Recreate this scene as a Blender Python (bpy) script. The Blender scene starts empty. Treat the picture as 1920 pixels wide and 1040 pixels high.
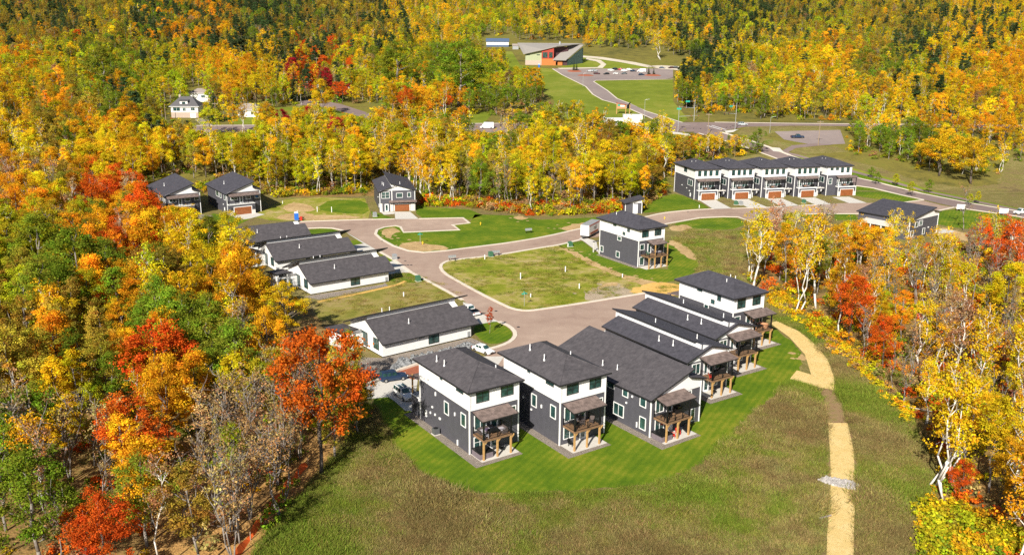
import bpy, bmesh, math, random
import numpy as np
from mathutils import Vector, Matrix
from mathutils.geometry import tessellate_polygon

SC = bpy.context.scene
COL = SC.collection
R = math.radians

# ------------------------------------------------------------------ camera, sky, sun, exposure
CAM_H, PITCH, ROLL, FPX = 57.83, R(15.521), R(0.476), 1742.7
cam_d = bpy.data.cameras.new('camera'); cam = bpy.data.objects.new('camera', cam_d); COL.objects.link(cam)
cam_d.sensor_width = 36.0; cam_d.lens = FPX / 1920 * 36; cam_d.clip_start = 1.0; cam_d.clip_end = 6000
_X = Vector((1, 0, 0)); _U = Vector((0, math.sin(PITCH), math.cos(PITCH))); _F = Vector((0, math.cos(PITCH), -math.sin(PITCH)))
_c, _s = math.cos(ROLL), math.sin(ROLL)
_Xr = _X * _c + _U * _s; _Ur = _U * _c - _X * _s
_M = Matrix(((_Xr.x, _Ur.x, -_F.x, 0), (_Xr.y, _Ur.y, -_F.y, 0), (_Xr.z, _Ur.z, -_F.z, CAM_H), (0, 0, 0, 1)))
cam.matrix_world = _M
SC.camera = cam

SUN_EL, SUN_AZ = R(34), R(199.3)          # sun behind the camera, a little to the left
world = bpy.data.worlds.new('World'); SC.world = world; world.use_nodes = True
wn = world.node_tree.nodes; wl = world.node_tree.links
sky = wn.new('ShaderNodeTexSky'); sky.sky_type = 'NISHITA'; sky.sun_disc = False
sky.sun_elevation = SUN_EL; sky.sun_rotation = SUN_AZ; sky.altitude = 300
wl.new(sky.outputs[0], wn['Background'].inputs[0]); wn['Background'].inputs[1].default_value = 0.052
sd = bpy.data.lights.new('sun', 'SUN'); sd.energy = 5.0; sd.angle = R(0.53); sd.color = (1.0, 0.94, 0.83)
sun = bpy.data.objects.new('sun', sd); COL.objects.link(sun)
_dir = Vector((math.sin(SUN_AZ) * math.cos(SUN_EL), math.cos(SUN_AZ) * math.cos(SUN_EL), math.sin(SUN_EL)))
sun.rotation_euler = _dir.to_track_quat('Z', 'Y').to_euler()
SC.view_settings.view_transform = 'Standard'; SC.view_settings.look = 'None'
SC.view_settings.gamma = 1; SC.view_settings.use_curve_mapping = False; SC.view_settings.exposure = 0.64
SC.cycles.use_denoising = False; SC.cycles.max_bounces = 6; SC.cycles.diffuse_bounces = 3; SC.cycles.glossy_bounces = 2; SC.cycles.transmission_bounces = 4

# ------------------------------------------------------------------ terrain and pixel -> ground helper
TK = np.array([(-400, 0), (330, 0), (420, 10.5), (490, 14), (660, 20.6), (780, 31.5), (950, 45.6), (1150, 66), (1350, 88), (1700, 120), (2600, 150)], float)
def tz(x, y):
    return float(np.interp(y, TK[:, 0], TK[:, 1]))
def ray(px, py):
    a, b = px - 960, py - 520
    u = (_c * a + _s * b) / FPX; v = (-_s * a + _c * b) / FPX
    return u, math.cos(PITCH) - v * math.sin(PITCH), -math.sin(PITCH) - v * math.cos(PITCH)
def at(px, py, dz=0.0):
    """ground point that the survey photograph shows at (px, py)"""
    dx, dy, dzr = ray(px, py)
    lo, hi = 20.0, 2500.0
    f = lambda Y: CAM_H + dzr / dy * Y - tz(0, Y) - dz
    if f(hi) > 0: return Vector((dx / dy * hi, hi, tz(0, hi)))
    for _ in range(50):
        m = (lo + hi) / 2
        if f(m) > 0: lo = m
        else: hi = m
    return Vector((dx / dy * lo, lo, tz(0, lo) + dz))
def to_px(x, y, z):
    z = z - CAM_H
    zc = y * math.cos(PITCH) - z * math.sin(PITCH); yc = -(y * math.sin(PITCH) + z * math.cos(PITCH))
    u = FPX * x / zc; v = FPX * yc / zc
    return 960 + _c * u - _s * v, 520 + _s * u + _c * v, FPX / zc

# ------------------------------------------------------------------ materials
MATS = {}
def nodes_of(m):
    m.use_nodes = True
    nt = m.node_tree
    return nt, nt.nodes, nt.links, nt.nodes['Principled BSDF']
def simple(name, col, rough=0.6, metal=0.0, var=0.0, scale=3.0, bump=0.0, bscale=30.0, spec=0.4):
    m = bpy.data.materials.new(name); nt, N, L, P = nodes_of(m)
    P.inputs['Roughness'].default_value = rough; P.inputs['Metallic'].default_value = metal
    P.inputs['Specular IOR Level'].default_value = spec
    if var > 0:
        tc = N.new('ShaderNodeTexCoord'); no = N.new('ShaderNodeTexNoise'); no.inputs['Scale'].default_value = scale
        no.inputs['Detail'].default_value = 6; L.new(tc.outputs['Object'], no.inputs['Vector'])
        cr = N.new('ShaderNodeValToRGB'); L.new(no.outputs['Fac'], cr.inputs[0])
        cr.color_ramp.elements[0].position = .3; cr.color_ramp.elements[1].position = .7
        cr.color_ramp.elements[0].color = tuple(c * (1 - var) for c in col) + (1,)
        cr.color_ramp.elements[1].color = tuple(min(1, c * (1 + var)) for c in col) + (1,)
        L.new(cr.outputs[0], P.inputs['Base Color'])
        if bump > 0:
            n2 = N.new('ShaderNodeTexNoise'); n2.inputs['Scale'].default_value = bscale; n2.inputs['Detail'].default_value = 4
            L.new(tc.outputs['Object'], n2.inputs['Vector'])
            bp = N.new('ShaderNodeBump'); bp.inputs['Strength'].default_value = bump; bp.inputs['Distance'].default_value = .1
            L.new(n2.outputs['Fac'], bp.inputs['Height']); L.new(bp.outputs[0], P.inputs['Normal'])
    else:
        P.inputs['Base Color'].default_value = tuple(col) + (1,)
    MATS[name] = m
    return m
def ground_mat(name, stops, scales=(.06, .5, 4.0), weights=(.5, .3, .2), bump=.4, bscale=6.0, rough=.95, stripe=None):
    """colour from three octaves of noise through a ramp: [(position, colour) ...]"""
    m = bpy.data.materials.new(name); nt, N, L, P = nodes_of(m)
    P.inputs['Roughness'].default_value = rough; P.inputs['Specular IOR Level'].default_value = .15
    tc = N.new('ShaderNodeTexCoord'); acc = None
    for s, w in zip(scales, weights):
        no = N.new('ShaderNodeTexNoise'); no.inputs['Scale'].default_value = s; no.inputs['Detail'].default_value = 5; no.inputs['Distortion'].default_value = .4
        L.new(tc.outputs['Object'], no.inputs['Vector'])
        mu = N.new('ShaderNodeMath'); mu.operation = 'MULTIPLY'; mu.inputs[1].default_value = w; L.new(no.outputs['Fac'], mu.inputs[0])
        if acc is None: acc = mu
        else:
            ad = N.new('ShaderNodeMath'); ad.operation = 'ADD'; L.new(acc.outputs[0], ad.inputs[0]); L.new(mu.outputs[0], ad.inputs[1]); acc = ad
    if stripe:
        mp = N.new('ShaderNodeMapping'); mp.inputs['Rotation'].default_value = (0, 0, stripe[0]); L.new(tc.outputs['Object'], mp.inputs['Vector'])
        wv = N.new('ShaderNodeTexWave'); wv.inputs['Scale'].default_value = stripe[1]; wv.inputs['Distortion'].default_value = 1.5; wv.inputs['Detail Scale'].default_value = .3
        L.new(mp.outputs[0], wv.inputs['Vector'])
        mu = N.new('ShaderNodeMath'); mu.operation = 'MULTIPLY_ADD'; mu.inputs[1].default_value = stripe[2]; L.new(wv.outputs['Fac'], mu.inputs[0]); L.new(acc.outputs[0], mu.inputs[2]); acc = mu
    cr = N.new('ShaderNodeValToRGB'); L.new(acc.outputs[0], cr.inputs[0])
    E = cr.color_ramp.elements
    while len(E) < len(stops): E.new(.5)
    for e, (p, c) in zip(E, stops): e.position = .5 + (p - .5) * .6; e.color = tuple(c) + (1,)
    L.new(cr.outputs[0], P.inputs['Base Color'])
    n2 = N.new('ShaderNodeTexNoise'); n2.inputs['Scale'].default_value = bscale; n2.inputs['Detail'].default_value = 6
    L.new(tc.outputs['Object'], n2.inputs['Vector'])
    bp = N.new('ShaderNodeBump'); bp.inputs['Strength'].default_value = bump; bp.inputs['Distance'].default_value = .25
    L.new(n2.outputs['Fac'], bp.inputs['Height']); L.new(bp.outputs[0], P.inputs['Normal'])
    MATS[name] = m
    return m
def lines_mat(name, col, period, axis='z', rough=.55, depth=.02, var=.08, strength=.6):
    """siding: horizontal laps (axis z) or ribs along local x+y, as fine relief"""
    m = simple(name, col, rough, var=var, scale=1.2)
    nt = m.node_tree; N, L = nt.nodes, nt.links; P = N['Principled BSDF']
    tc = N.new('ShaderNodeTexCoord'); sp = N.new('ShaderNodeSeparateXYZ'); L.new(tc.outputs['Object'], sp.inputs[0])
    d = N.new('ShaderNodeMath'); d.operation = 'DIVIDE'; d.inputs[1].default_value = period; L.new(sp.outputs['Z'], d.inputs[0])
    fr = N.new('ShaderNodeMath'); fr.operation = 'FRACT'; L.new(d.outputs[0], fr.inputs[0])
    bp = N.new('ShaderNodeBump'); bp.invert = True; bp.inputs['Strength'].default_value = strength; bp.inputs['Distance'].default_value = depth
    L.new(fr.outputs[0], bp.inputs['Height']); L.new(bp.outputs[0], P.inputs['Normal'])
    return m
def shingle_mat(name, a, b):
    m = bpy.data.materials.new(name); nt, N, L, P = nodes_of(m); P.inputs['Roughness'].default_value = .85; P.inputs['Specular IOR Level'].default_value = .3
    tc = N.new('ShaderNodeTexCoord')
    br = N.new('ShaderNodeTexBrick'); br.inputs['Scale'].default_value = 1.0; br.inputs['Brick Width'].default_value = .5; br.inputs['Row Height'].default_value = .16
    br.inputs['Mortar Size'].default_value = .006
    br.inputs['Color1'].default_value = tuple(a) + (1,); br.inputs['Color2'].default_value = tuple(b) + (1,); br.inputs['Mortar'].default_value = tuple(x * .6 for x in a) + (1,)
    L.new(tc.outputs['Object'], br.inputs['Vector'])
    no = N.new('ShaderNodeTexNoise'); no.inputs['Scale'].default_value = 1.1; no.inputs['Detail'].default_value = 8; no.inputs['Roughness'].default_value = .75; L.new(tc.outputs['Object'], no.inputs['Vector'])
    mx = N.new('ShaderNodeMix'); mx.data_type = 'RGBA'; mx.blend_type = 'MULTIPLY'; mx.inputs[0].default_value = 1
    cr = N.new('ShaderNodeValToRGB'); cr.color_ramp.elements[0].position = .3; cr.color_ramp.elements[1].position = .72
    cr.color_ramp.elements[0].color = (.62, .6, .62, 1); cr.color_ramp.elements[1].color = (1.3, 1.25, 1.25, 1)
    L.new(no.outputs['Fac'], cr.inputs[0]); L.new(br.outputs['Color'], mx.inputs[6]); L.new(cr.outputs[0], mx.inputs[7]); L.new(mx.outputs[2], P.inputs['Base Color'])
    bp = N.new('ShaderNodeBump'); bp.inputs['Strength'].default_value = .4; bp.inputs['Distance'].default_value = .02; L.new(br.outputs['Fac'], bp.inputs['Height']); bp.invert = True
    L.new(bp.outputs[0], P.inputs['Normal'])
    MATS[name] = m
    return m

lines_mat('siding_dark', (.078, .077, .092), .16, depth=.025)
lines_mat('siding_white', (.80, .79, .78), .16, depth=.02, var=.03)
simple('batten_white', (.78, .77, .78), .6, var=.03, scale=2)
simple('trim_white', (.82, .82, .81), .5)
simple('fascia_black', (.02, .02, .022), .5)
shingle_mat('shingle', (.096, .090, .096), (.074, .070, .076))
shingle_mat('shingle_blue', (.074, .073, .088), (.058, .058, .071))
simple('glass', (.026, .065, .062), .05, spec=1.0, var=.7, scale=.9)
simple('frame_black', (.018, .018, .018), .45)
simple('garage_wood', (.26, .085, .028), .45, var=.18, scale=2)
simple('post_wood', (.46, .27, .10), .7, var=.15, scale=4)
simple('deck_wood', (.24, .14, .075), .75, var=.2, scale=5)
simple('canopy_roof', (.17, .125, .11), .75, var=.35, scale=1.6, bump=.2)
simple('metal_black', (.016, .016, .017), .4, metal=.3)
simple('concrete', (.58, .55, .50), .85, var=.06, scale=2, bump=.15)
simple('kerb_concrete', (.66, .58, .48), .85, var=.08, scale=1.5)
simple('door_white', (.75, .76, .78), .45)
simple('stone_pale', (.60, .57, .53), .85, var=.15, scale=6, bump=.4, bscale=12)
simple('vent_white', (.85, .85, .85), .4)
simple('grey_box', (.30, .31, .32), .6)
simple('unit_grey', (.10, .105, .11), .6)
simple('green_box', (.06, .16, .09), .5)
simple('sign_green', (.02, .33, .24), .45)
simple('blue_plastic', (.02, .14, .55), .4)
simple('red_plastic', (.55, .03, .02), .4)
simple('orange_fabric', (.75, .12, .015), .8)
simple('rubber', (.015, .015, .015), .8)
simple('chrome', (.6, .6, .62), .25, metal=.9)
simple('lamp_clear', (.7, .72, .74), .15)
simple('cushion_light', (.42, .40, .44), .9, var=.1)
simple('cushion_purple', (.10, .07, .13), .9)
simple('wicker', (.09, .07, .065), .9)
simple('tub_side', (.17, .14, .16), .7, var=.15)
simple('tan_furniture', (.50, .25, .13), .7)
simple('utility_wood', (.30, .22, .15), .9, var=.2)
simple('galvanised', (.52, .54, .55), .4, metal=.5)
simple('bark_grey', (.22, .19, .165), .95, var=.3, scale=3)
simple('bark_white', (.62, .58, .52), .85, var=.22, scale=2.5)
simple('bark_dark', (.10, .08, .065), .95, var=.3, scale=3)
simple('mulch_red', (.33, .10, .05), .95, var=.25, scale=3)
ground_mat('forest_floor', [(.25, (.08, .06, .025)), (.42, (.17, .12, .04)), (.52, (.33, .19, .07)), (.62, (.16, .15, .035)), (.8, (.22, .16, .05))], (.05, .4, 3), (.45, .3, .25), bump=.8, bscale=2.5)
ground_mat('meadow', [(.3, (.14, .105, .045)), (.42, (.23, .175, .07)), (.5, (.16, .15, .035)), (.58, (.27, .21, .085)), (.68, (.17, .185, .035)), (.78, (.14, .18, .022))], (.07, .35, 2.2), (.4, .35, .25), bump=1.0, bscale=3)
ground_mat('lawn', [(.28, (.058, .115, .005)), (.46, (.088, .155, .006)), (.6, (.125, .185, .008)), (.76, (.21, .225, .018))], (.10, .5, 4), (.5, .3, .2), bump=.3, bscale=10, stripe=(.5, .3, .06))
ground_mat('lot_grass', [(.28, (.155, .195, .012)), (.44, (.235, .25, .022)), (.54, (.33, .29, .065)), (.64, (.42, .33, .14)), (.8, (.46, .37, .22))], (.09, .45, 3), (.45, .35, .2), bump=.5, bscale=5)
ground_mat('dry_lawn', [(.3, (.17, .175, .025)), (.5, (.27, .235, .055)), (.7, (.36, .26, .12))], (.12, .5, 4), (.5, .3, .2), bump=.4, bscale=6)
ground_mat('field_grass', [(.3, (.13, .165, .014)), (.5, (.175, .215, .018)), (.7, (.25, .25, .04))], (.03, .2, 2), (.5, .3, .2), bump=.3, bscale=4)
ground_mat('road', [(.3, (.31, .215, .17)), (.45, (.37, .265, .21)), (.55, (.39, .285, .225)), (.72, (.46, .34, .27))], (.05, .35, 5), (.5, .3, .2), bump=.12, bscale=20)
ground_mat('road_dark', [(.3, (.21, .155, .145)), (.5, (.24, .18, .165)), (.7, (.28, .21, .19))], (.05, .35, 5), (.5, .3, .2), bump=.12, bscale=20)
ground_mat('car_park', [(.3, (.24, .195, .185)), (.5, (.28, .225, .21)), (.7, (.32, .26, .235))], (.03, .3, 4), (.5, .3, .2), bump=.1, bscale=20)
ground_mat('bare_dirt', [(.3, (.36, .24, .11)), (.5, (.50, .34, .16)), (.7, (.58, .42, .22))], (.15, .8, 4), (.4, .35, .25), bump=.6, bscale=5)
ground_mat('sand', [(.3, (.58, .34, .085)), (.5, (.68, .42, .12)), (.7, (.74, .48, .16))], (.2, .9, 5), (.4, .35, .25), bump=.5, bscale=4)
ground_mat('straw', [(.3, (.66, .46, .17)), (.5, (.74, .54, .22)), (.7, (.80, .61, .29))], (.3, 1.5, 8), (.3, .3, .4), bump=.5, bscale=18)
ground_mat('path_soil', [(.3, (.22, .13, .06)), (.5, (.32, .21, .11)), (.72, (.22, .19, .05))], (.3, 1.2, 6), (.3, .4, .3), bump=.6, bscale=8)
ground_mat('gravel', [(.3, (.24, .20, .17)), (.5, (.33, .28, .235)), (.7, (.42, .36, .31))], (.6, 4, 16), (.2, .4, .4), bump=.8, bscale=22)
ground_mat('gravel_path', [(.3, (.50, .43, .33)), (.6, (.62, .55, .44))], (.1, .8, 6), (.4, .3, .3), bump=.2, bscale=9)

ground_mat('leaf_litter', [(.25, (.10, .065, .03)), (.42, (.30, .17, .06)), (.55, (.50, .28, .095)), (.72, (.36, .23, .08))], (.08, .7, 5), (.35, .35, .3), bump=.8, bscale=4)
ground_mat('hill_floor', [(.3, (.07, .075, .02)), (.45, (.15, .13, .03)), (.58, (.20, .17, .035)), (.75, (.12, .15, .025))], (.02, .15, 1), (.4, .35, .25), bump=.8, bscale=1.5)
ground_mat('gravel_pale', [(.3, (.36, .28, .18)), (.5, (.44, .35, .25)), (.7, (.50, .40, .29))], (.6, 4, 16), (.2, .4, .4), bump=.5, bscale=22)
def leaf_mat(name, source):
    m = bpy.data.materials.new(name); nt, N, L, P = nodes_of(m)
    P.inputs['Roughness'].default_value = .75; P.inputs['Specular IOR Level'].default_value = .06
    if source == 'object':
        src = N.new('ShaderNodeObjectInfo'); out = src.outputs['Color']
    else:
        src = N.new('ShaderNodeAttribute'); src.attribute_type = 'INSTANCER'; src.attribute_name = 'tint'; out = src.outputs['Color']
    va = N.new('ShaderNodeAttribute'); va.attribute_name = 'leafvar'
    mx = N.new('ShaderNodeMix'); mx.data_type = 'RGBA'; mx.blend_type = 'MULTIPLY'; mx.inputs[0].default_value = 1
    L.new(out, mx.inputs[6]); L.new(va.outputs['Color'], mx.inputs[7]); L.new(mx.outputs[2], P.inputs['Base Color'])
    tr = N.new('ShaderNodeBsdfTranslucent'); L.new(mx.outputs[2], tr.inputs[0])
    ms = N.new('ShaderNodeMixShader'); ms.inputs[0].default_value = .3
    L.new(P.outputs[0], ms.inputs[1]); L.new(tr.outputs[0], ms.inputs[2]); L.new(ms.outputs[0], N['Material Output'].inputs[0])
    MATS[name] = m
leaf_mat('leaf', 'object'); leaf_mat('leaf_mass', 'instancer')
def paint(name, col, rough=.25):
    if name not in MATS: simple(name, col, rough, spec=.6)
    return name

# ------------------------------------------------------------------ mesh builder
class MB:
    def __init__(s): s.v = []; s.f = []
    def add(s, pts, faces):
        n = len(s.v); s.v += [tuple(p) for p in pts]; s.f += [tuple(i + n for i in f) for f in faces]
    def box(s, x0, y0, z0, x1, y1, z1, T=None):
        p = [(x, y, z) for z in (z0, z1) for x, y in ((x0, y0), (x1, y0), (x1, y1), (x0, y1))]
        if T: p = [T(*q) for q in p]
        s.add(p, [(0, 3, 2, 1), (4, 5, 6, 7), (0, 1, 5, 4), (1, 2, 6, 5), (2, 3, 7, 6), (3, 0, 4, 7)]); return s
    def extr(s, pts, vec):
        n = len(pts); q = [tuple(a + b for a, b in zip(p, vec)) for p in pts]
        s.add(list(pts) + q, [tuple(range(n - 1, -1, -1)), tuple(range(n, 2 * n))] + [(i, (i + 1) % n, n + (i + 1) % n, n + i) for i in range(n)]); return s
    def slab(s, pts, t): return s.extr([tuple(p) for p in pts], (0, 0, -t))
    def tube(s, a, b, r0, r1=None, n=6):
        r1 = r0 if r1 is None else r1
        a, b = Vector(a), Vector(b); d = (b - a)
        if d.length < 1e-6: return s
        d.normalize(); x = d.orthogonal().normalized(); y = d.cross(x)
        p = []
        for c, r in ((a, r0), (b, r1)):
            for i in range(n):
                t = 2 * math.pi * i / n; p.append(tuple(c + x * (r * math.cos(t)) + y * (r * math.sin(t))))
        s.add(p, [tuple(range(n - 1, -1, -1)), tuple(range(n, 2 * n))] + [(i, (i + 1) % n, n + (i + 1) % n, n + i) for i in range(n)]); return s
    def loft(s, rings, cap=True):
        n = len(rings[0]); b = []
        for r in rings: b += list(r)
        F = []
        for k in range(len(rings) - 1):
            for i in range(n):
                j = (i + 1) % n; F.append((k * n + i, k * n + j, (k + 1) * n + j, (k + 1) * n + i))
        if cap: F += [tuple(range(n - 1, -1, -1)), tuple((len(rings) - 1) * n + i for i in range(n))]
        s.add(b, F); return s
    def mesh(s, name, mat, smooth=False, bevel=0):
        me = bpy.data.meshes.new(name); me.from_pydata(s.v, [], s.f)
        bm = bmesh.new(); bm.from_mesh(me)
        if bevel:
            bmesh.ops.bevel(bm, geom=bm.edges[:], offset=bevel, segments=1, affect='EDGES')
        bmesh.ops.recalc_face_normals(bm, faces=bm.faces); bm.to_mesh(me); bm.free()
        me.materials.append(MATS[mat] if isinstance(mat, str) else mat)
        if smooth: me.polygons.foreach_set('use_smooth', [True] * len(me.polygons))
        return me
    def build(s, name, mat, parent=None, kind=None, label=None, smooth=False, bevel=0, **tags):
        o = bpy.data.objects.new(name, s.mesh(name, mat, smooth, bevel)); COL.objects.link(o)
        if parent: o.parent = parent
        if kind: o['kind'] = kind
        if label: o['label'] = label
        for k, v in tags.items(): o[k] = v
        return o
def tag(o, label, cat, group=None):
    o['label'] = label; o['category'] = cat
    if group: o['group'] = group
    return o
def empty(name, loc, rot, label, cat, group=None):
    o = bpy.data.objects.new(name, None); o.empty_display_size = .5; COL.objects.link(o)
    o.location = loc; o.rotation_euler = (0, 0, rot)
    return tag(o, label, cat, group)
def copy_tree(o, parent=None):
    c = o.copy(); COL.objects.link(c)
    if parent: c.parent = parent
    for ch in list(o.children): copy_tree(ch, c)
    return c

# ------------------------------------------------------------------ setting: terrain, sheets, kerbs
def build_terrain():
    ys = sorted(set(list(np.arange(40, 330, 10.0)) + list(np.arange(330, 1700, 15.0)) + list(TK[1:, 0]) + list(np.arange(1700, 2600, 60.0))))
    xs = list(np.arange(-60, 61) * 1.0)
    verts = []; faces = []
    n = len(xs)
    for y in ys:
        w = 6.0 if y < 330 else max(6.0, y * .02)
        for x in xs: verts.append((x * w, y, tz(0, y)))
    for j in range(len(ys) - 1):
        for i in range(n - 1):
            a = j * n + i; faces.append((a, a + 1, a + n + 1, a + n))
    me = bpy.data.meshes.new('ground'); me.from_pydata(verts, [], faces); me.materials.append(MATS['forest_floor'])
    o = bpy.data.objects.new('ground', me); COL.objects.link(o); o['kind'] = 'structure'
    return o
build_terrain()
def inside(poly, x, y):
    c = False; n = len(poly); j = n - 1
    for i in range(n):
        xi, yi = poly[i][0], poly[i][1]; xj, yj = poly[j][0], poly[j][1]
        if (yi > y) != (yj > y) and x < (xj - xi) * (y - yi) / (yj - yi) + xi: c = not c
        j = i
    return c
def smooth_poly(pts, it=1):
    for _ in range(it):
        q = []
        for i in range(len(pts)):
            a, b = pts[i], pts[(i + 1) % len(pts)]
            q += [a.lerp(b, .22), a.lerp(b, .78)]
        pts = q
    return pts
def px_poly(pxs, smooth=0):
    p = [Vector((q.x, q.y, 0)) for q in (at(*a) for a in pxs)]
    return smooth_poly(p, smooth) if smooth else p
SHEETS = {}
RAGGED = dict(leaf_litter=1.2, bare_soil=.8, sand_patch=.7, meadow=1.2, pasture=1.0, grass_lot=0, lawn=0, mown_lawn=.55)
def sheet(name, poly, off, mat, cell=None):
    """flat ground cover cut to an outline; follows the terrain"""
    rag = RAGGED.get(name, 0)
    if rag:
        q = []; rg = random.Random(len(poly) * 7 + int(abs(poly[0][0])))
        for a, b in zip(poly, list(poly[1:]) + [poly[0]]):
            a, b = Vector((a[0], a[1], 0)), Vector((b[0], b[1], 0)); d = b - a; n = min(60, max(1, int(d.length / (rag * 1.6)))); nn = Vector((-d.y, d.x, 0)).normalized() if d.length > 0 else Vector()
            q += [a.lerp(b, i / n) + nn * (rg.gauss(0, rag * .45) if n > 1 else 0) for i in range(n)]
        poly = q
    bm = bmesh.new()
    bits = []
    if name == 'bare_soil' and mat != 'path_soil' and max(p[1] for p in poly) < 325:
        rg = random.Random(int(poly[0][0] * 13 + poly[0][1] * 7))                   # crumbs of soil thrown round the patch
        for i in range(0, len(poly), 2):
            for k in range(2):
                c_ = Vector((poly[i][0] + rg.gauss(0, 1.3), poly[i][1] + rg.gauss(0, 1.3), 0)); r_ = rg.uniform(.15, .8); n_ = 9
                bits.append([bm.verts.new((c_.x + r_ * rg.uniform(.5, 1.2) * math.cos(6.283 * j / n_), c_.y + r_ * rg.uniform(.4, 1.0) * math.sin(6.283 * j / n_), .0003 * (len(bits) + 1))) for j in range(n_)])
                bm.faces.new(bits[-1])
    vs = [bm.verts.new((p[0], p[1], 0)) for p in poly]
    for t in tessellate_polygon([[Vector((p[0], p[1], 0)) for p in poly]]):
        try: bm.faces.new([vs[i] for i in t])
        except ValueError: pass
    far = max(p[1] for p in poly) > 325
    if far:
        for k in [318.0] + list(TK[1:, 0]):
            bmesh.ops.bisect_plane(bm, geom=bm.verts[:] + bm.edges[:] + bm.faces[:], plane_co=(0, k, 0), plane_no=(0, 1, 0))
    for v in bm.verts: v.co.z = v.co.z + tz(v.co.x, v.co.y) + off + (off * .5 + .03 if v.co.y > 325 else 0)
    bmesh.ops.recalc_face_normals(bm, faces=bm.faces)
    for f in bm.faces:
        if f.normal.z < 0: f.normal_flip()
    me = bpy.data.meshes.new(name); bm.to_mesh(me); bm.free(); me.materials.append(MATS[mat])
    o = bpy.data.objects.new(name, me); COL.objects.link(o); o['kind'] = 'structure'
    SHEETS.setdefault(name.split('.')[0], []).append([(p[0], p[1]) for p in poly])
    return o
def ribbon(name, line, w, h, mat, closed=False, off=0.0):
    """kerb or strip of width w and height h swept along a ground polyline"""
    P = [Vector((p[0], p[1], 0)) for p in line]; Q = []
    n = len(P); L = []; Rr = []
    for i in range(n):
        a = P[(i - 1) % n] if (closed or i > 0) else P[i]; b = P[(i + 1) % n] if (closed or i < n - 1) else P[i]
        t = (b - a); t.normalize(); nn = Vector((-t.y, t.x, 0))
        L.append(P[i] + nn * w / 2); Rr.append(P[i] - nn * w / 2)
    m = MB(); v = []
    for i in range(n):
        for q, dz in ((L[i], -.05), (L[i], h), (Rr[i], h), (Rr[i], -.05)): v.append((q.x, q.y, tz(q.x, q.y) + dz + off))
    F = []
    for i in range(n if closed else n - 1):
        a, b = i * 4, ((i + 1) % n) * 4
        for k in range(3): F.append((a + k, a + k + 1, b + k + 1, b + k))
    if not closed: F += [(0, 1, 2, 3), ((n - 1) * 4, (n - 1) * 4 + 1, (n - 1) * 4 + 2, (n - 1) * 4 + 3)]
    m.add(v, F)
    return m.build(name, mat, kind='structure')
def dense(line, step=3.0, sm=0):
    P = [Vector((p[0], p[1], 0)) for p in line]
    for _ in range(sm):
        Q = [P[0]]
        for a, b in zip(P, P[1:]): Q += [a.lerp(b, .25), a.lerp(b, .75)]
        Q.append(P[-1]); P = Q
    return P

# ------------------------------------------------------------------ ground covers
meadow_px = [(440, 1075), (500, 1000), (560, 930), (625, 860), (672, 800), (700, 748), (672, 705), (650, 690), (600, 600), (545, 565), (490, 520), (430, 470), (360, 440), (270, 420), (250, 395),
             (275, 372), (500, 364), (530, 371), (690, 367), (800, 388), (870, 388), (950, 399), (1010, 406), (1110, 403), (1215, 395), (1240, 371), (1262, 348), (1275, 318), (1340, 300), (1440, 287),
             (1480, 291), (1600, 325), (1720, 345), (1940, 372), (1990, 440), (1860, 452), (1760, 452), (1600, 470), (1500, 470), (1440, 475), (1400, 505), (1405, 538), (1470, 548), (1510, 592), (1565, 640), (1640, 715), (1700, 775),
             (1742, 840), (1748, 905), (1728, 955), (1712, 1075)]
MEADOW = px_poly(meadow_px)
sheet('meadow', MEADOW, .010, 'meadow')
sheet('hillside', [Vector(q) for q in ((-1000, 322, 0), (1000, 322, 0), (1100, 1690, 0), (-1100, 1690, 0))], .004, 'hill_floor')
sheet('pasture', px_poly([(1480, 285), (1590, 300), (1640, 312), (1720, 338), (1800, 352), (1868, 346), (1885, 305), (1930, 270), (2000, 285), (2000, 420), (1905, 396), (1731, 352), (1600, 322)]), .008, 'meadow')
sheet('leaf_litter', px_poly([(250, 1110), (440, 1110), (500, 1000), (560, 930), (625, 860), (672, 800), (690, 770), (640, 745), (560, 740), (450, 780), (380, 860), (300, 960)]), .013, 'leaf_litter')
# mown lawns
LAWN_FRONT = px_poly([(690, 735), (712, 800), (735, 832), (790, 890), (850, 921), (930, 926), (1020, 922), (1130, 916), (1230, 905), (1300, 881), (1350, 845), (1385, 800), (1420, 765), (1455, 742), (1490, 712), (1500, 695),
                      (1505, 668), (1490, 645), (1475, 632), (1440, 610), (1300, 640), (1200, 700), (1000, 700), (800, 740), (730, 730)], 1)
sheet('mown_lawn', LAWN_FRONT, .016, 'lawn')
sheet('lawn', px_poly([(1046, 460), (1074, 454), (1092, 452), (1123, 476), (1195, 503), (1260, 505), (1300, 500), (1296, 520), (1245, 530), (1215, 531), (1180, 518), (1100, 487)]), .016, 'lawn')
sheet('lawn', px_poly([(1245, 452), (1262, 452), (1300, 470), (1312, 495), (1300, 515), (1255, 520)], 1), .018, 'lawn')
LAWN_N = px_poly([(741, 424), (751, 426), (757, 436), (861, 431.5), (851, 423), (880, 419), (890, 402), (960, 404), (1010, 412), (1110, 408), (1150, 402), (1160, 412), (1120, 424), (1085, 429), (1023, 443.5), (955, 455), (909, 460.7), (836, 470),
                  (795, 473), (765, 470), (737, 461), (714, 449), (705, 439), (706, 431), (721, 426)])
sheet('lawn', LAWN_N, .016, 'lawn')
sheet('lawn', px_poly([(505, 413), (570, 415), (690, 412), (694, 396), (684, 372), (600, 370), (535, 374), (500, 392), (470, 405)]), .016, 'lot_grass')
sheet('lawn', px_poly([(590, 392), (640, 400), (692, 402), (688, 376), (620, 374)], 1), .022, 'lawn')
sheet('lawn', px_poly([(780, 400), (792, 409), (868, 409), (880, 412), (905, 403), (880, 393), (800, 388), (782, 384)]), .016, 'lawn')
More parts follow.
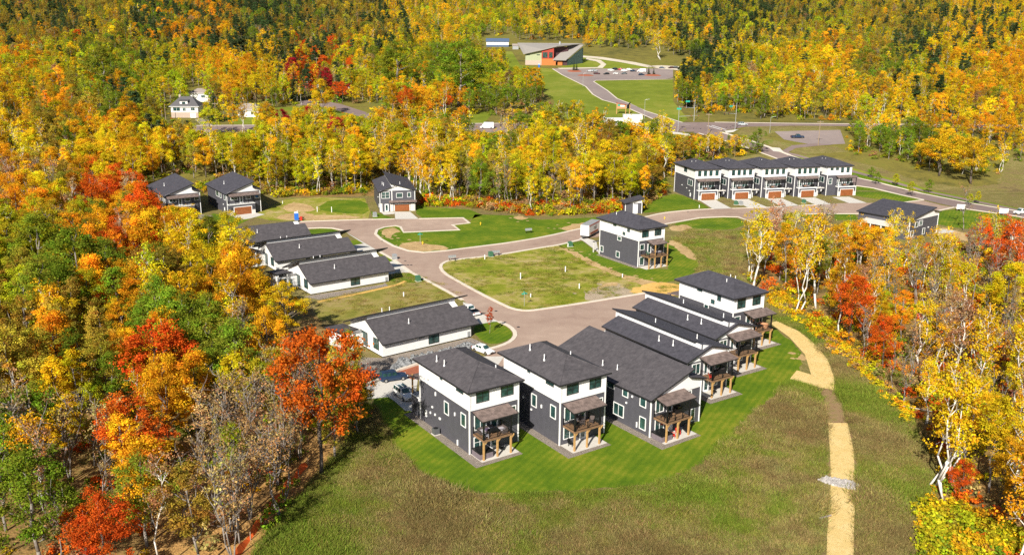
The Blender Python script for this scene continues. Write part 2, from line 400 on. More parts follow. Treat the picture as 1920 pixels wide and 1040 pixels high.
sheet('lawn', px_poly([(695, 396), (700, 412), (742, 411), (712, 400)]), .018, 'lawn')
BIG_LOT = px_poly([(835, 491), (824, 499), (833, 511), (860, 528), (900, 550), (938, 569), (962, 579), (985, 582), (1010, 580), (1100, 567), (1180, 553.5), (1215, 548), (1272, 546), (1272, 535), (1215, 531), (1180, 518), (1100, 487), (1050, 460), (1010, 466), (941, 478), (909, 482), (859, 487)])
sheet('grass_lot', BIG_LOT, .016, 'lot_grass')
SIDE_LOT = px_poly([(585, 575), (600, 600), (640, 600), (870, 552), (858, 546), (821, 528), (775, 513), (748, 505), (728, 528), (600, 563)])
sheet('grass_lot', SIDE_LOT, .014, 'dry_lawn')
sheet('lawn', px_poly([(748, 512), (775, 513), (800, 524), (790, 530), (745, 530), (727, 525)]), .022, 'lawn')
LAWN_G = px_poly([(886, 622), (892, 608), (925, 600), (950, 612), (962, 625), (955, 637), (925, 646), (905, 640)], 1)
sheet('lawn', LAWN_G, .02, 'lawn')
sheet('lawn', px_poly([(577, 431), (602, 428.5), (623, 429), (640, 435), (600, 444), (578, 445)], 1), .02, 'lawn')
sheet('lawn', px_poly([(656, 452), (668, 449), (680, 456), (660, 460)]), .02, 'lawn')
sheet('lawn', px_poly([(712, 478), (720, 475), (742, 488), (722, 495)]), .02, 'lawn')
sheet('lawn', px_poly([(1200, 400), (1240, 397), (1312, 391), (1335, 390), (1270, 362), (1245, 368), (1212, 380)], 1), .016, 'lawn')
sheet('lawn', px_poly([(1255, 420), (1315, 410), (1357, 408), (1384, 409), (1400, 420), (1370, 432), (1300, 428)], 1), .018, 'lawn')
sheet('lawn', px_poly([(1489, 403), (1556, 401), (1600, 398), (1610, 412), (1515, 414)]), .018, 'lawn')
sheet('lawn', px_poly([(1762, 396), (1800, 392), (1905, 407), (1935, 415), (1900, 440), (1780, 425), (1758, 420)]), .016, 'lawn')
sheet('lawn', px_poly([(1605, 350), (1640, 353), (1693, 367), (1731, 376), (1700, 380), (1620, 370), (1600, 366)]), .016, 'lawn')
sheet('lawn', px_poly([(375, 415), (440, 425), (470, 410), (430, 405), (400, 400)]), .014, 'lawn')
# boulevard verges, path, pasture
sheet('verge', px_poly([(1480, 293), (1600, 324), (1710, 354), (1816, 377), (1945, 404), (1945, 398), (1816, 370), (1710, 345), (1600, 316), (1500, 290)]), .020, 'field_grass')
sheet('verge', px_poly([(1600, 332), (1651, 343), (1731, 363), (1816, 380), (1935, 404), (1935, 398), (1816, 374), (1710, 352), (1600, 322), (1480, 291), (1480, 292)]), .026, 'lawn')
sheet('footpath', px_poly([(1418, 268), (1440, 277), (1500, 291), (1600, 320), (1710, 349.5), (1816, 373), (1945, 400), (1945, 404), (1816, 377), (1710, 353.5), (1600, 324), (1500, 295), (1440, 281), (1410, 270)]), .034, 'road_dark')
sheet('footpath', px_poly([(1466, 283), (1485, 273), (1530, 269), (1560, 272), (1530, 274), (1492, 278), (1476, 287)]), .036, 'road_dark')
# far fields by the visitor centre
LAWN_FAR = px_poly([(942, 96), (960, 97), (975, 122), (1036, 130), (1054, 141), (1098, 163), (1112, 178), (1130, 188), (1155, 195), (1185, 207), (1215, 224), (1120, 228), (1030, 222), (1040, 190), (1000, 160), (950, 125)])
sheet('lawn', LAWN_FAR, .016, 'field_grass')
LAWN_FAR2 = px_poly([(1118, 152), (1247, 149.5), (1262, 150), (1262, 190), (1290, 224), (1279, 230), (1210, 208), (1178, 193), (1157, 185), (1139, 170), (1113, 154)])
sheet('lawn', LAWN_FAR2, .016, 'field_grass')
sheet('lawn', px_poly([(1075, 103), (1095, 103), (1150, 112), (1212, 124), (1225, 129), (1050, 129)]), .016, 'field_grass')
sheet('lawn', px_poly([(470, 205), (560, 200), (610, 192), (680, 210), (700, 228), (600, 232), (430, 233), (430, 222)]), .016, 'field_grass')
sheet('lawn', px_poly([(325, 170), (352, 165), (360, 185), (330, 188)]), .016, 'field_grass')
sheet('lawn', px_poly([(870, 222), (905, 210), (930, 206), (905, 234), (875, 236)]), .016, 'field_grass')
sheet('verge', px_poly([(1405, 236), (1560, 236), (1580, 245), (1455, 247), (1430, 258), (1500, 275), (1570, 275), (1590, 285), (1500, 290), (1420, 266), (1380, 250)]), .018, 'meadow')
# roads
ROAD_W = px_poly([(545, 417), (575, 415.5), (690, 412), (868, 409), (879, 418.3), (849, 421.8), (861, 431), (757, 435.5), (751, 425.5), (741, 423.6), (721, 426), (707, 431), (704, 439), (714.4, 448), (737, 460.7), (765, 470), (795, 473.3), (836, 470), (909, 460.7),
                  (955, 455), (1024, 443.5), (1088, 428.6), (1150, 416), (1209, 407.5), (1242, 399.5), (1292, 394.4), (1340, 392), (1373, 391), (1448, 388.8), (1521, 384.6), (1594, 380), (1660, 381), (1731, 376), (1765, 385), (1790, 389), (1740, 397), (1680, 402), (1552, 401), (1490, 402),
                  (1511, 412), (1500, 415), (1406, 415), (1384, 407), (1357, 406.5), (1313, 408.5), (1284, 413.6), (1251, 419.6), (1215, 430), (1140, 441), (1100, 447), (1074, 453), (1047, 459.6), (1010, 465), (941, 476.8), (909, 481), (859, 486.3), (835, 489.8), (823, 498.4),
                  (832, 512), (860, 528), (900, 550), (938, 569), (960, 579), (985, 582.5), (1010, 580.5), (1100, 567), (1190, 552.5), (1235, 545), (1250, 556), (1225, 590), (1180, 640), (1080, 690), (1000, 700), (930, 690), (912, 672), (912, 655), (940, 648), (958, 640), (968, 626), (957, 612), (936, 603), (901, 588),
                  (867, 562), (821, 536.5), (771, 510.5), (740, 488), (706, 468.5), (648, 433.5), (638, 431), (623, 428), (602, 427.3), (572, 428.4), (545, 430)])
sheet('road', ROAD_W, .030, 'road')
BOULEV = px_poly([(1323, 236), (1340, 244), (1400, 262), (1442, 276), (1480, 291), (1600, 332), (1651, 343.4), (1731.5, 363.5), (1816, 380.4), (1905, 395.5), (1980, 410), (1980, 421), (1909, 406), (1790, 388), (1731.5, 374.5), (1693.5, 366.6), (1638, 353), (1600, 347.6), (1500, 314), (1442, 292), (1380, 270), (1300, 249)])
sheet('road', BOULEV, .036, 'road_dark')
CROSS = px_poly([(-420, 244), (380, 236), (690, 234), (900, 232), (1240, 230), (1320, 229.5), (1490, 232), (1960, 236), (1960, 241), (1490, 236), (1398, 238), (1352, 247), (1240, 248), (900, 249), (690, 248), (380, 248), (-420, 258)])
sheet('road', CROSS, .030, 'road_dark')
ENTRY = px_poly([(1036, 129), (1054, 140.5), (1098, 162), (1111.5, 177), (1130, 187.5), (1155, 194.4), (1185, 206), (1237, 229), (1255, 234), (1300, 236), (1279, 230), (1210, 208), (1178, 193), (1157, 185), (1139, 170), (1113, 153), (1118, 151), (1247, 148.5), (1262, 146), (1262, 131), (1237, 129)])
sheet('road', ENTRY, .044, 'car_park')
sheet('car_park', px_poly([(1452, 247), (1575, 244), (1585, 270), (1530, 273), (1470, 262)]), .030, 'car_park')
sheet('car_park', px_poly([(1212, 124), (1240, 130), (1262, 131), (1300, 136), (1330, 134), (1300, 126), (1240, 123)]), .05, 'gravel_path')
sheet('footpath', px_poly([(1085, 104), (1130, 107.5), (1190, 117), (1232, 126), (1215, 127), (1160, 116.5), (1110, 109.5), (1085, 107.5)]), .05, 'gravel_path')
sheet('footpath', px_poly([(1100, 109), (1126, 113), (1137, 121), (1130, 128), (1050, 130), (1045, 128), (1120, 126.5), (1127, 121), (1118, 115.5), (1098, 112)]), .052, 'gravel_path')
sheet('side_road', px_poly([(560, 190), (590, 186), (640, 196), (690, 212), (720, 226), (700, 226), (650, 212), (600, 200), (560, 197)]), .04, 'road_dark')
sheet('driveway', px_poly([(365, 224), (380, 222), (400, 232), (395, 236), (378, 236)]), .04, 'gravel')
# bare soil and building-site patches
sheet('bare_soil', px_poly([(745, 468), (752, 456), (785, 452), (800, 458), (830, 460), (845, 467), (795, 472), (765, 469)], 1), .024, 'bare_dirt')
sheet('bare_soil', px_poly([(713, 438), (720, 429), (740, 427), (750, 433), (735, 440), (733, 447), (724, 446)], 1), .024, 'bare_dirt')
sheet('bare_soil', px_poly([(520, 404), (560, 398), (600, 404), (650, 403), (685, 408), (600, 413), (560, 413), (520, 411)], 1), .024, 'bare_dirt')
sheet('bare_soil', px_poly([(530, 385), (555, 379), (590, 388), (590, 396), (550, 398), (530, 392)], 1), .024, 'bare_dirt')
sheet('bare_soil', px_poly([(1050, 462), (1090, 476), (1140, 505), (1185, 520), (1240, 530), (1230, 536), (1180, 528), (1120, 503), (1080, 482)], 1), .024, 'bare_dirt')
sheet('bare_soil', px_poly([(1095, 567), (1100, 545), (1140, 531), (1165, 532), (1190, 548), (1180, 553)], 1), .026, 'gravel_pale')
sheet('bare_soil', px_poly([(1120, 540), (1135, 531), (1150, 528), (1160, 532), (1148, 536)], 1), .034, 'bare_dirt')
sheet('sand_patch', px_poly([(1180, 549), (1190, 540), (1225, 529), (1275, 532), (1280, 552), (1240, 556), (1215, 549)], 1), .040, 'sand')
sheet('sand_patch', px_poly([(1250, 452), (1268, 450), (1300, 470), (1308, 488), (1292, 486), (1270, 468)], 1), .026, 'bare_dirt')
sheet('bare_soil', px_poly([(1065, 434), (1050, 428), (1080, 418), (1130, 415), (1145, 418), (1090, 427)], 1), .024, 'bare_dirt')
sheet('bare_soil', px_poly([(960, 408), (975, 404), (990, 410), (975, 413)], 1), .024, 'bare_dirt')
sheet('bare_soil', px_poly([(1255, 425), (1285, 420), (1300, 428), (1275, 434), (1255, 432)], 1), .024, 'bare_dirt')
sheet('bare_soil', px_poly([(1760, 425), (1790, 432), (1850, 445), (1900, 455), (1900, 465), (1800, 450), (1745, 445)], 1), .022, 'bare_dirt')
# straw matting path
STRAW_A = px_poly([(1443, 605), (1480, 632), (1509, 664), (1521, 702), (1494, 694), (1481, 710), (1536, 726), (1564, 731), (1564, 708), (1552, 675), (1532, 648), (1498, 621), (1457, 602)])
SOIL_P = px_poly([(1534, 724), (1549, 760), (1553, 794), (1587, 794), (1577, 757), (1565, 730)])
STRAW_B = px_poly([(1552, 792.6), (1556, 841), (1558, 902), (1555, 946), (1551, 1000), (1549, 1075), (1600, 1075), (1601, 1000), (1603, 946), (1604, 902), (1600, 841), (1589, 792.6)])
sheet('footpath', STRAW_A, .030, 'straw'); sheet('footpath', SOIL_P, .024, 'path_soil'); sheet('footpath', STRAW_B, .030, 'straw')
sheet('bare_soil', px_poly([(1590, 792), (1600, 841), (1605, 902), (1604, 946), (1601, 1075), (1608, 1075), (1612, 950), (1612, 902), (1604, 841), (1594, 800)]), .020, 'path_soil')
sheet('bare_soil', px_poly([(1548, 860), (1557, 855), (1562, 890), (1550, 893)], 1), .020, 'path_soil')
sheet('bare_soil', px_poly([(1496, 668), (1505, 665), (1514, 672), (1508, 676), (1498, 674)], 1), .022, 'bare_dirt')
# driveways
def drive(*p): return sheet('driveway', px_poly(p), .040, 'concrete')
drive((740, 397), (769, 397), (785, 410.5), (741, 411)); drive((713, 397), (740, 397.5), (741, 401), (720, 403))
drive((436, 404.5), (480, 399), (497, 402), (470, 409.5), (448, 413))
sheet('driveway', px_poly([(340, 408), (368, 402), (400, 404), (385, 428), (345, 430)]), .036, 'gravel')
for a in ((1312, 376, 1342, 375, 1372, 391, 1337, 392), (1372, 374, 1402, 373.5, 1440, 389, 1404, 390), (1436, 372.5, 1466, 372, 1498, 385.5, 1466, 387.5), (1498, 371, 1528, 370.5, 1560, 383, 1530, 384.3), (1560, 369.5, 1592, 369, 1625, 380.5, 1592, 381)):
    drive((a[0], a[1]), (a[2], a[3]), (a[4], a[5]), (a[6], a[7]))
drive((1093, 444), (1118, 452), (1123, 474), (1094, 452), (1085, 448))
drive((643, 430.5), (652, 437), (706, 468.5), (700, 474), (655, 470), (650, 462), (682, 457), (655, 440))
drive((718, 495), (740, 488), (772, 511), (757, 511), (722, 515))
drive((868, 566), (880, 570), (902, 588), (936, 603), (925, 603), (893, 609), (884, 600), (870, 575))
drive((1125, 626), (1160, 600), (1140, 655)); drive((905, 668), (945, 668), (930, 690), (870, 668))
PARK_A = px_poly([(672, 735), (690, 722), (770, 692), (775, 690), (785, 700), (775, 770), (760, 770), (740, 752), (728, 744), (690, 748)])
sheet('driveway', PARK_A, .034, 'concrete')
sheet('driveway', px_poly([(745, 693), (800, 682), (800, 700), (775, 712), (750, 703)]), .042, 'mulch_red')
ribbon('kerb', px_poly([(690, 722), (748, 695), (800, 678)]), .55, .35, 'kerb_concrete')
sheet('gravel_bed', px_poly([(640, 668), (717, 671), (882, 633), (900, 640), (915, 652), (905, 655), (880, 651), (800, 672), (745, 690), (690, 712), (660, 700)]), .026, 'gravel')
sheet('gravel_bed', px_poly([(568, 556), (718, 533), (722, 530), (728, 536), (600, 562)]), .030, 'gravel')
ribbon('path_edge', px_poly([(596, 566), (680, 549), (745, 534), (760, 527)]), .9, .06, 'sand')
sheet('gravel_bed', px_poly([(1763, 428), (1790, 433), (1785, 436), (1760, 438)]), .03, 'concrete')
# kerbs along the streets
def kerb(pxs, sm=1, w=.8): return ribbon('kerb', dense(px_poly(pxs), sm=sm), w, .12, 'kerb_concrete')
kerb([(548, 416.8), (575, 415.2), (690, 411.6), (740, 410.8)], 0); kerb([(785, 410.2), (868, 408.6), (880, 418.3), (848.4, 421.8), (861.5, 431.2), (756.8, 435.8), (751, 425.5), (741, 423.4), (721, 426), (707, 431), (704, 439), (714.4, 448.4), (737, 460.9), (765, 470.2), (795, 473.5), (836, 470.2)], 0)
kerb([(836, 470.2), (909, 460.9), (955, 455.2), (1024, 443.7), (1088, 428.8), (1150, 416), (1209, 407.3), (1242, 399.3), (1292, 394.2), (1337, 391.9)])
kerb([(545, 430.2), (572, 428.4), (602, 427.3), (623, 428), (638, 431), (650, 435)], 0)
kerb([(706, 468.8), (740, 488.2), (771, 510.8), (821, 536.8), (867, 562.2)], 0); kerb([(936, 603), (957, 612), (968, 626), (960, 639), (940, 648), (912, 655.5)])
kerb([(1086, 450), (1074, 453), (1047, 459.6), (1010, 465), (941, 476.8), (909, 481), (859, 486.3), (838, 489.2), (824, 498.4), (832, 512), (860, 528), (900, 550), (938, 569), (960, 579), (985, 582.8), (1010, 580.7), (1100, 567.2), (1190, 552.7), (1215, 548.6)])
kerb([(1215, 430), (1251, 419.6), (1284, 413.6), (1313, 408.5), (1357, 406.5), (1384, 407), (1406, 415), (1500, 415), (1511, 412), (1490, 402), (1552, 401), (1640, 401)], 0)
kerb([(1404, 390), (1440, 389), (1466, 387.6)], 0, .6); kerb([(1372, 391), (1404, 390)], 0, .6); kerb([(1498, 385.6), (1530, 384.3)], 0, .6)
kerb([(1731, 375), (1700, 379), (1660, 380.8)], 0); kerb([(1790, 388.6), (1760, 395), (1742, 397.4)], 0)
kerb([(1480, 291), (1600, 332), (1651, 343.4), (1731.5, 363.5), (1816, 380.4), (1905, 395.5), (1980, 410)], 0); kerb([(1980, 421), (1909, 406), (1790, 388.6)], 0); kerb([(1731.5, 374.5), (1693.5, 366.6), (1638, 353), (1600, 347.6), (1500, 314), (1442, 292), (1380, 270), (1310, 250)], 0)
kerb([(1480, 291), (1442, 276), (1400, 262), (1352, 248)], 0, 1.6)
kerb([(1262, 148.6), (1247, 149), (1118, 151), (1113, 153.5), (1139, 170.3), (1157, 185.3), (1178, 193.3), (1210, 208.3), (1279, 230)], 0); kerb([(1036, 129.3), (1054, 140.8), (1098, 162.3), (1111.5, 177.3), (1130, 187.8), (1155, 194.7), (1185, 206.3), (1237, 229)], 0)
for seg in ([(1340, 229.3), (1490, 231.6), (1960, 235.6)], [(-420, 243.6), (380, 235.6), (690, 233.8), (900, 231.8), (1236, 229.8)]): kerb(seg, 0, 1.0)
# crossing stripes and the pale corner slabs at the signalled junction
sheet('footpath', px_poly([(1258, 247), (1290, 251), (1300, 256), (1262, 252)]), .05, 'concrete')
sheet('footpath', px_poly([(1358, 246), (1385, 243), (1375, 248), (1362, 250)]), .05, 'concrete')
sheet('footpath', px_poly([(1440, 276), (1462, 278), (1470, 286), (1450, 284)]), .05, 'concrete')
m = MB()
for i in range(7):
    t = i / 6
    a = at(1300 + 26 * t * 1.9, 247.2 - .2 * i); b = at(1303 + 26 * t * 1.9, 248 - .2 * i)
    m.extr([(a.x, a.y, a.z + .06), (a.x + 3, a.y, a.z + .06), (a.x + 3, a.y + .7, a.z + .06), (a.x, a.y + .7, a.z + .06)], (0, 0, .01))
for (x0, y0, x1, y1) in ((1325, 236, 1352, 244), (1333, 235.5, 1360, 243.5)):
    a, b = at(x0, y0), at(x1, y1); d = Vector((.5, 0, 0))
    m.extr([(a.x, a.y, a.z + .08), (a.x + .6, a.y, a.z + .08), (b.x + .6, b.y, b.z + .08), (b.x, b.y, b.z + .08)], (0, 0, .01))
m.build('road_markings', 'trim_white', kind='structure')
m = MB()
for px, py in ((717, 452), (760, 489), (771, 497), (765, 497), (972, 613), (855, 489), (930, 583), (1290, 397)):
    q = at(px, py); m.tube((q.x, q.y, .03), (q.x, q.y, .045), .33, n=10)
m.build('drain_covers', 'frame_black', kind='structure')

# ------------------------------------------------------------------ houses
def face(side, W=0, L=0, off=0):
    """maps (along, z, outward) on one wall to local house coordinates"""
    if side == 'F': return lambda a, d, z: (a, off - d, z)
    if side == 'L': return lambda a, d, z: (off - d, a, z)
    if side == 'R': return lambda a, d, z: (W + d, a, z)
    return lambda a, d, z: (a, L + d, z)
def window(root, T, a0, a1, z0, z1, frame='trim_white', cols=1, rows=1, fw=.11, name='window'):
    f = MB(); d0, d1 = -.01, .09
    f.box(a0 - fw, d0, z0 - fw, a0, d1, z1 + fw, T); f.box(a1, d0, z0 - fw, a1 + fw, d1, z1 + fw, T)
    f.box(a0, d0, z0 - fw, a1, d1, z0, T); f.box(a0, d0, z1, a1, d1, z1 + fw, T)
    w = f.build(name, frame, root)
    g = MB(); n = cols * rows; sw = (a1 - a0) / cols; sh = (z1 - z0) / rows
    if n > 1:
        s = MB()
        for i in range(1, cols): s.box(a0 + sw * i - .04, d0, z0, a0 + sw * i + .04, .072, z1, T)
        for j in range(1, rows): s.box(a0, d0, z0 + sh * j - .03, a1, .066, z0 + sh * j + .03, T)
        s.build('mullion', 'frame_black' if frame == 'frame_black' else 'trim_white', w)
    for i in range(cols):
        for j in range(rows):
            p = MB(); p.box(a0 + sw * i + .03, d0, z0 + sh * j + .03, a0 + sw * (i + 1) - .03, .048, z0 + sh * (j + 1) - .03, T); p.build('pane', 'glass', w)
    return w
def door(root, T, a0, a1, z0, z1, mat='door_white', glass=True):
    b = MB(); b.box(a0, -.01, z0, a1, .05, z1, T); d = b.build('door', mat, root)
    f = MB(); f.box(a0 - .1, -.01, z0, a0, .07, z1 + .1, T); f.box(a1, -.01, z0, a1 + .1, .07, z1 + .1, T); f.box(a0, -.01, z1, a1, .07, z1 + .1, T); f.build('door_frame', 'trim_white', d)
    if glass: g = MB(); g.box(a0 + .16, .04, z0 + .25, a1 - .16, .06, z1 - .16, T); g.build('pane', 'glass', d)
    h = MB(); h.box(a1 - .12, .04, z0 + 1.0, a1 - .07, .1, z0 + 1.14, T); h.build('handle', 'metal_black', d)
    return d
def garage_door(root, T, a0, a1, z0, z1):
    f = MB(); f.box(a0 - .18, -.01, z0, a0, .06, z1 + .18, T); f.box(a1, -.01, z0, a1 + .18, .06, z1 + .18, T); f.box(a0, -.01, z1, a1, .06, z1 + .18, T)
    w = f.build('garage_door', 'trim_white', root); n = 4; h = (z1 - z0) / n
    for i in range(n):
        p = MB(); p.box(a0, -.01, z0 + h * i + .012, a1, .035, z0 + h * (i + 1) - .012, T)
        p.build('panel', 'garage_wood', w)
    return w
def corner(root, pts, z0, z1, w=.14):
    for x, y in pts:
        MB().box(x - w / 2 - .03, y - w / 2 - .03, z0, x + w / 2 - .0, y + w / 2 - .0, z1).build('corner_trim', 'trim_white', root)
def roof_slab(root, pts, mat='shingle', t=.2, name='roof', label=None):
    """a flat roof plane: shingles over a black edge board"""
    r = MB().slab([(x, y, z) for x, y, z in pts], .05).build(name, mat, root, label=label)
    c = Vector(pts[0]) * 0
    for p in pts: c += Vector(p)
    c /= len(pts)
    q = [(x + math.copysign(.03, x - c.x), y + math.copysign(.03, y - c.y), z - .03) for x, y, z in pts]
    MB().slab(q, t).build('fascia', 'fascia_black', r)
    return r
def hip_roof(root, x0, y0, x1, y1, z, rise, mat='shingle', inset=None):
    W, L = x1 - x0, y1 - y0; h = inset or W / 2; cx = (x0 + x1) / 2
    e = [(x0, y0, z), (x1, y0, z), (x1, y1, z), (x0, y1, z)]; r = [(cx, y0 + h, z + rise), (cx, y1 - h, z + rise)]
    m = MB(); m.add(e + r, [(0, 1, 4), (1, 2, 5, 4), (2, 3, 5), (3, 0, 4, 5), (0, 3, 2, 1)])
    o = m.build('roof', mat, root)
    MB().box(x0 - .03, y0 - .03, z - .24, x1 + .03, y1 + .03, z - .012).build('fascia', 'fascia_black', o)
    hips = MB()
    for a, b in ((e[0], r[0]), (e[1], r[0]), (e[2], r[1]), (e[3], r[1]), (r[0], r[1])): hips.tube(a, b, .07, n=5)
    hips.build('ridge_cap', mat, o)
    return o
def vents(roof, pts):
    for x, y, z in pts:
        m = MB(); m.tube((x, y, z - .3), (x, y, z + .75), .075, n=7); m.tube((x, y, z - .25), (x, y, z + .06), .16, .09, n=7)
        m.build('roof_vent', 'vent_white', roof)
def railing(parent, pts, z, h=1.0, mat='metal_black'):
    m = MB()
    for (x0, y0), (x1, y1) in zip(pts, pts[1:]):
        for zz in (z + .1, z + h): m.tube((x0, y0, zz), (x1, y1, zz), .035, n=4)
        n = max(1, int(math.hypot(x1 - x0, y1 - y0) / .16))
        for i in range(1, n):
            t = i / n; m.tube((x0 + (x1 - x0) * t, y0 + (y1 - y0) * t, z + .1), (x0 + (x1 - x0) * t, y0 + (y1 - y0) * t, z + h), .011, n=3)
        k = max(1, round(math.hypot(x1 - x0, y1 - y0) / 1.8))
        for i in range(k + 1):
            t = i / k; x, y = x0 + (x1 - x0) * t, y0 + (y1 - y0) * t; m.box(x - .05, y - .05, z, x + .05, y + .05, z + h + .06)
    return m.build('railing', mat, parent)
def deck(root, x0, x1, z=3.0, dep=2.75, cx0=None, cx1=None, cz=6.25, cd=2.5, posts=None, tall=None):
    """raised timber deck with posts, black rail and a lean-to canopy"""
    b = MB(); b.box(x0, -dep, z - .28, x1, -.02, z - .05)
    d = b.build('deck', 'deck_wood', root)
    n = int((x1 - x0) / .29); bd = MB()
    for i in range(n):
        a = x0 - .03 + (x1 - x0 + .06) * i / n; bd.box(a, -dep - .04, z - .05, a + (x1 - x0 + .06) / n - .015, -.02, z)
    bd.build('deck_board', 'deck_wood', d, kind='stuff')
    for px in posts or (x0 + .1, (x0 + x1) / 2, x1 - .1):
        p = MB(); top = z - .28
        if tall and px in tall: top = cz - .5
        p.box(px - .11, -dep + .02, 0, px + .11, -dep + .24, top)
        p.extr([(px - .09, -dep + .05, z - .95), (px - .09, -dep + .2, z - .95), (px - .09, -dep + .2, z - .75), (px - .09, -dep + .05, z - .75)], (.6, 0, .6)) if not (tall and px in tall) else None
        p.build('deck_post', 'post_wood', d)
    railing(d, [(x0 + .05, -.05), (x0 + .05, -dep + .06), (x1 - .05, -dep + .06), (x1 - .05, -.05)], z)
    cx0 = x0 - .1 if cx0 is None else cx0; cx1 = x1 + .9 if cx1 is None else cx1
    zf = cz - .5
    c = MB().slab([(cx0, -.02, cz), (cx1, -.02, cz), (cx1, -cd - .1, zf), (cx0, -cd - .1, zf)], .06).build('canopy', 'canopy_roof', root)
    MB().slab([(cx0 - .03, -.02, cz - .05), (cx1 + .03, -.02, cz - .05), (cx1 + .03, -cd - .13, zf - .05), (cx0 - .03, -cd - .13, zf - .05)], .16).build('fascia', 'fascia_black', c)
    if not tall:
        for px in (x0 + .1, x1 - .1): MB().box(px - .1, -dep + .04, z, px + .1, -dep + .24, zf + (cd - dep) * 0 - .05).build('canopy_post', 'metal_black', c)
    return d
def meters(root, T, spots):
    for a, z, w, h in spots:
        m = MB(); m.box(a - w / 2, -.01, z - h / 2, a + w / 2, .14, z + h / 2, T); m.build('wall_vent', 'vent_white', root)
HOUSES = {}
def local_to_world(root, x, y, z=0):
    c, s = math.cos(root.rotation_euler.z), math.sin(root.rotation_euler.z)
    return Vector((root.location.x + x * c - y * s, root.location.y + x * s + y * c, root.location.z + z))

def tall_house(name, x, y, rot, label, W=8.0, L=14.15, shingle='shingle', garage_back=True, group='three storey houses'):
    r = empty('tall_house', (x, y, 0), rot, label, 'house', group); HOUSES[name] = r
    zb, ze = 6.44, 9.2
    MB().box(0, 0, -.3, W, L, zb).build('lower_wall', 'siding_dark', r, label='charcoal siding of the two lower storeys')
    MB().box(-.025, -.025, zb + .002, W + .025, L + .025, ze).build('upper_wall', 'siding_white', r, label='white siding of the top storey')
    MB().box(-.05, -.05, zb - .02, W + .05, L + .05, zb + .24).build('band_trim', 'trim_white', r)
    bt = MB()
    for i in range(int(W / .4)):
        a = .2 + i * .4; bt.box(a - .025, -.055, zb + .24, a + .025, -.02, 7.08 if (.75 < a < 3.25 or 4.7 < a < 7.25) else ze - .01)
    bt.build('batten', 'batten_white', r, kind='stuff')
    corner(r, [(.0, .0), (W + .02, 0), (0, L + .02)], 0, ze)
    ro = hip_roof(r, -.62, -.62, W + .62, L + 1.05, ze + .22, 2.15, shingle)
    if garage_back:
        MB().box(0.01, L + .005, -.3, W - .01, L + 2.9, 3.03).build('garage_wall', 'siding_dark', r)
        MB().box(-.06, L + .01, 3.04, W + .06, L + 2.95, 3.16).build('balcony_floor', 'trim_white', r)
        railing(r, [(.1, L + .1), (.1, L + 2.8), (W - .1, L + 2.8), (W - .1, L + .1)], 3.16)
        MB().box(.05, L + 2.65, 3.16, .25, L + 2.85, 6.2).build('balcony_post', 'post_wood', r)
        MB().slab([(-.3, L - .01, 6.42), (W + .3, L - .01, 6.42), (W + .3, L + 3.2, 6.0), (-.3, L + 3.2, 6.0)], .16).build('back_canopy', 'canopy_roof', r)
    return r, ro
F = face('F'); Lf = face('L')
# house A: nearest
r, ro = tall_house('A', -5.63, 116.91, .59, 'nearest three storey charcoal and white house, hot tub under its deck')
for a in (1.1, 5.12): window(r, F, a, a + 1.96, 7.42, 8.86, 'frame_black', 2, 2, .06)
window(r, Lf, 5.75, 6.8, 3.75, 5.5); window(r, Lf, 1.05, 2.15, 3.7, 5.45)
window(r, Lf, 1.6, 3.4, 8.35, 8.9, 'frame_black', 2, 1, .05); window(r, Lf, 7.4, 8.0, 8.5, 8.9, 'frame_black', 1, 1, .05)
window(r, F, .82, 2.6, 3.5, 5.5, cols=2); window(r, F, .75, 2.5, .85, 2.3, cols=2, rows=2); window(r, F, 6.95, 7.5, 4.6, 5.55); door(r, F, 3.4, 4.5, 3.0, 5.3); door(r, F, 3.4, 4.5, .05, 2.3)
deck(r, .55, 5.15, 3.0, 2.75, .45, 6.25)
meters(r, Lf, [(10.4, 3.3, .3, .25), (12.3, 1.6, .35, 1.0), (11.0, 2.2, .22, .3), (9.6, 2.4, .25, .3), (8.2, 2.3, .4, .3), (9.4, 5.7, .2, .55), (3.9, 4.6, .16, .5), (14.4, 2.9, .3, .3), (3.2, .55, .18, .8)])
vents(ro, [(.9, 10.6, 10.3), (.9, 8.4, 10.3), (5.9, 2.6, 10.4)])
# house B
r, ro = tall_house('B', 6.87, 119.94, .59, 'second three storey house from the front, a lone chair on its patio')
for a in (1.1, 5.12): window(r, F, a, a + 1.96, 7.42, 8.86, 'frame_black', 2, 2, .06)
window(r, Lf, 5.75, 6.8, 3.75, 5.5); window(r, Lf, 1.05, 2.15, 3.7, 5.45)
window(r, Lf, 1.6, 3.4, 8.3, 8.9, 'frame_black', 2, 1, .05); window(r, Lf, 7.4, 8.0, 8.5, 8.9, 'frame_black', 1, 1, .05)
window(r, F, .82, 2.7, 3.5, 5.5, cols=2); window(r, F, .75, 2.7, .85, 2.6, cols=2); window(r, F, 6.95, 7.5, 4.6, 5.55); door(r, F, 3.3, 4.4, 3.0, 5.3); door(r, F, 3.6, 4.6, .05, 2.3)
deck(r, .55, 5.15, 3.0, 2.75, .45, 6.25)
meters(r, Lf, [(6.9, 3.0, .25, .25), (4.4, 4.4, .2, .5), (9.0, 4.2, .2, .3)]); vents(ro, [(2.0, 10.4, 10.9), (1.6, 6.2, 10.7), (6.2, 6.0, 10.3)])
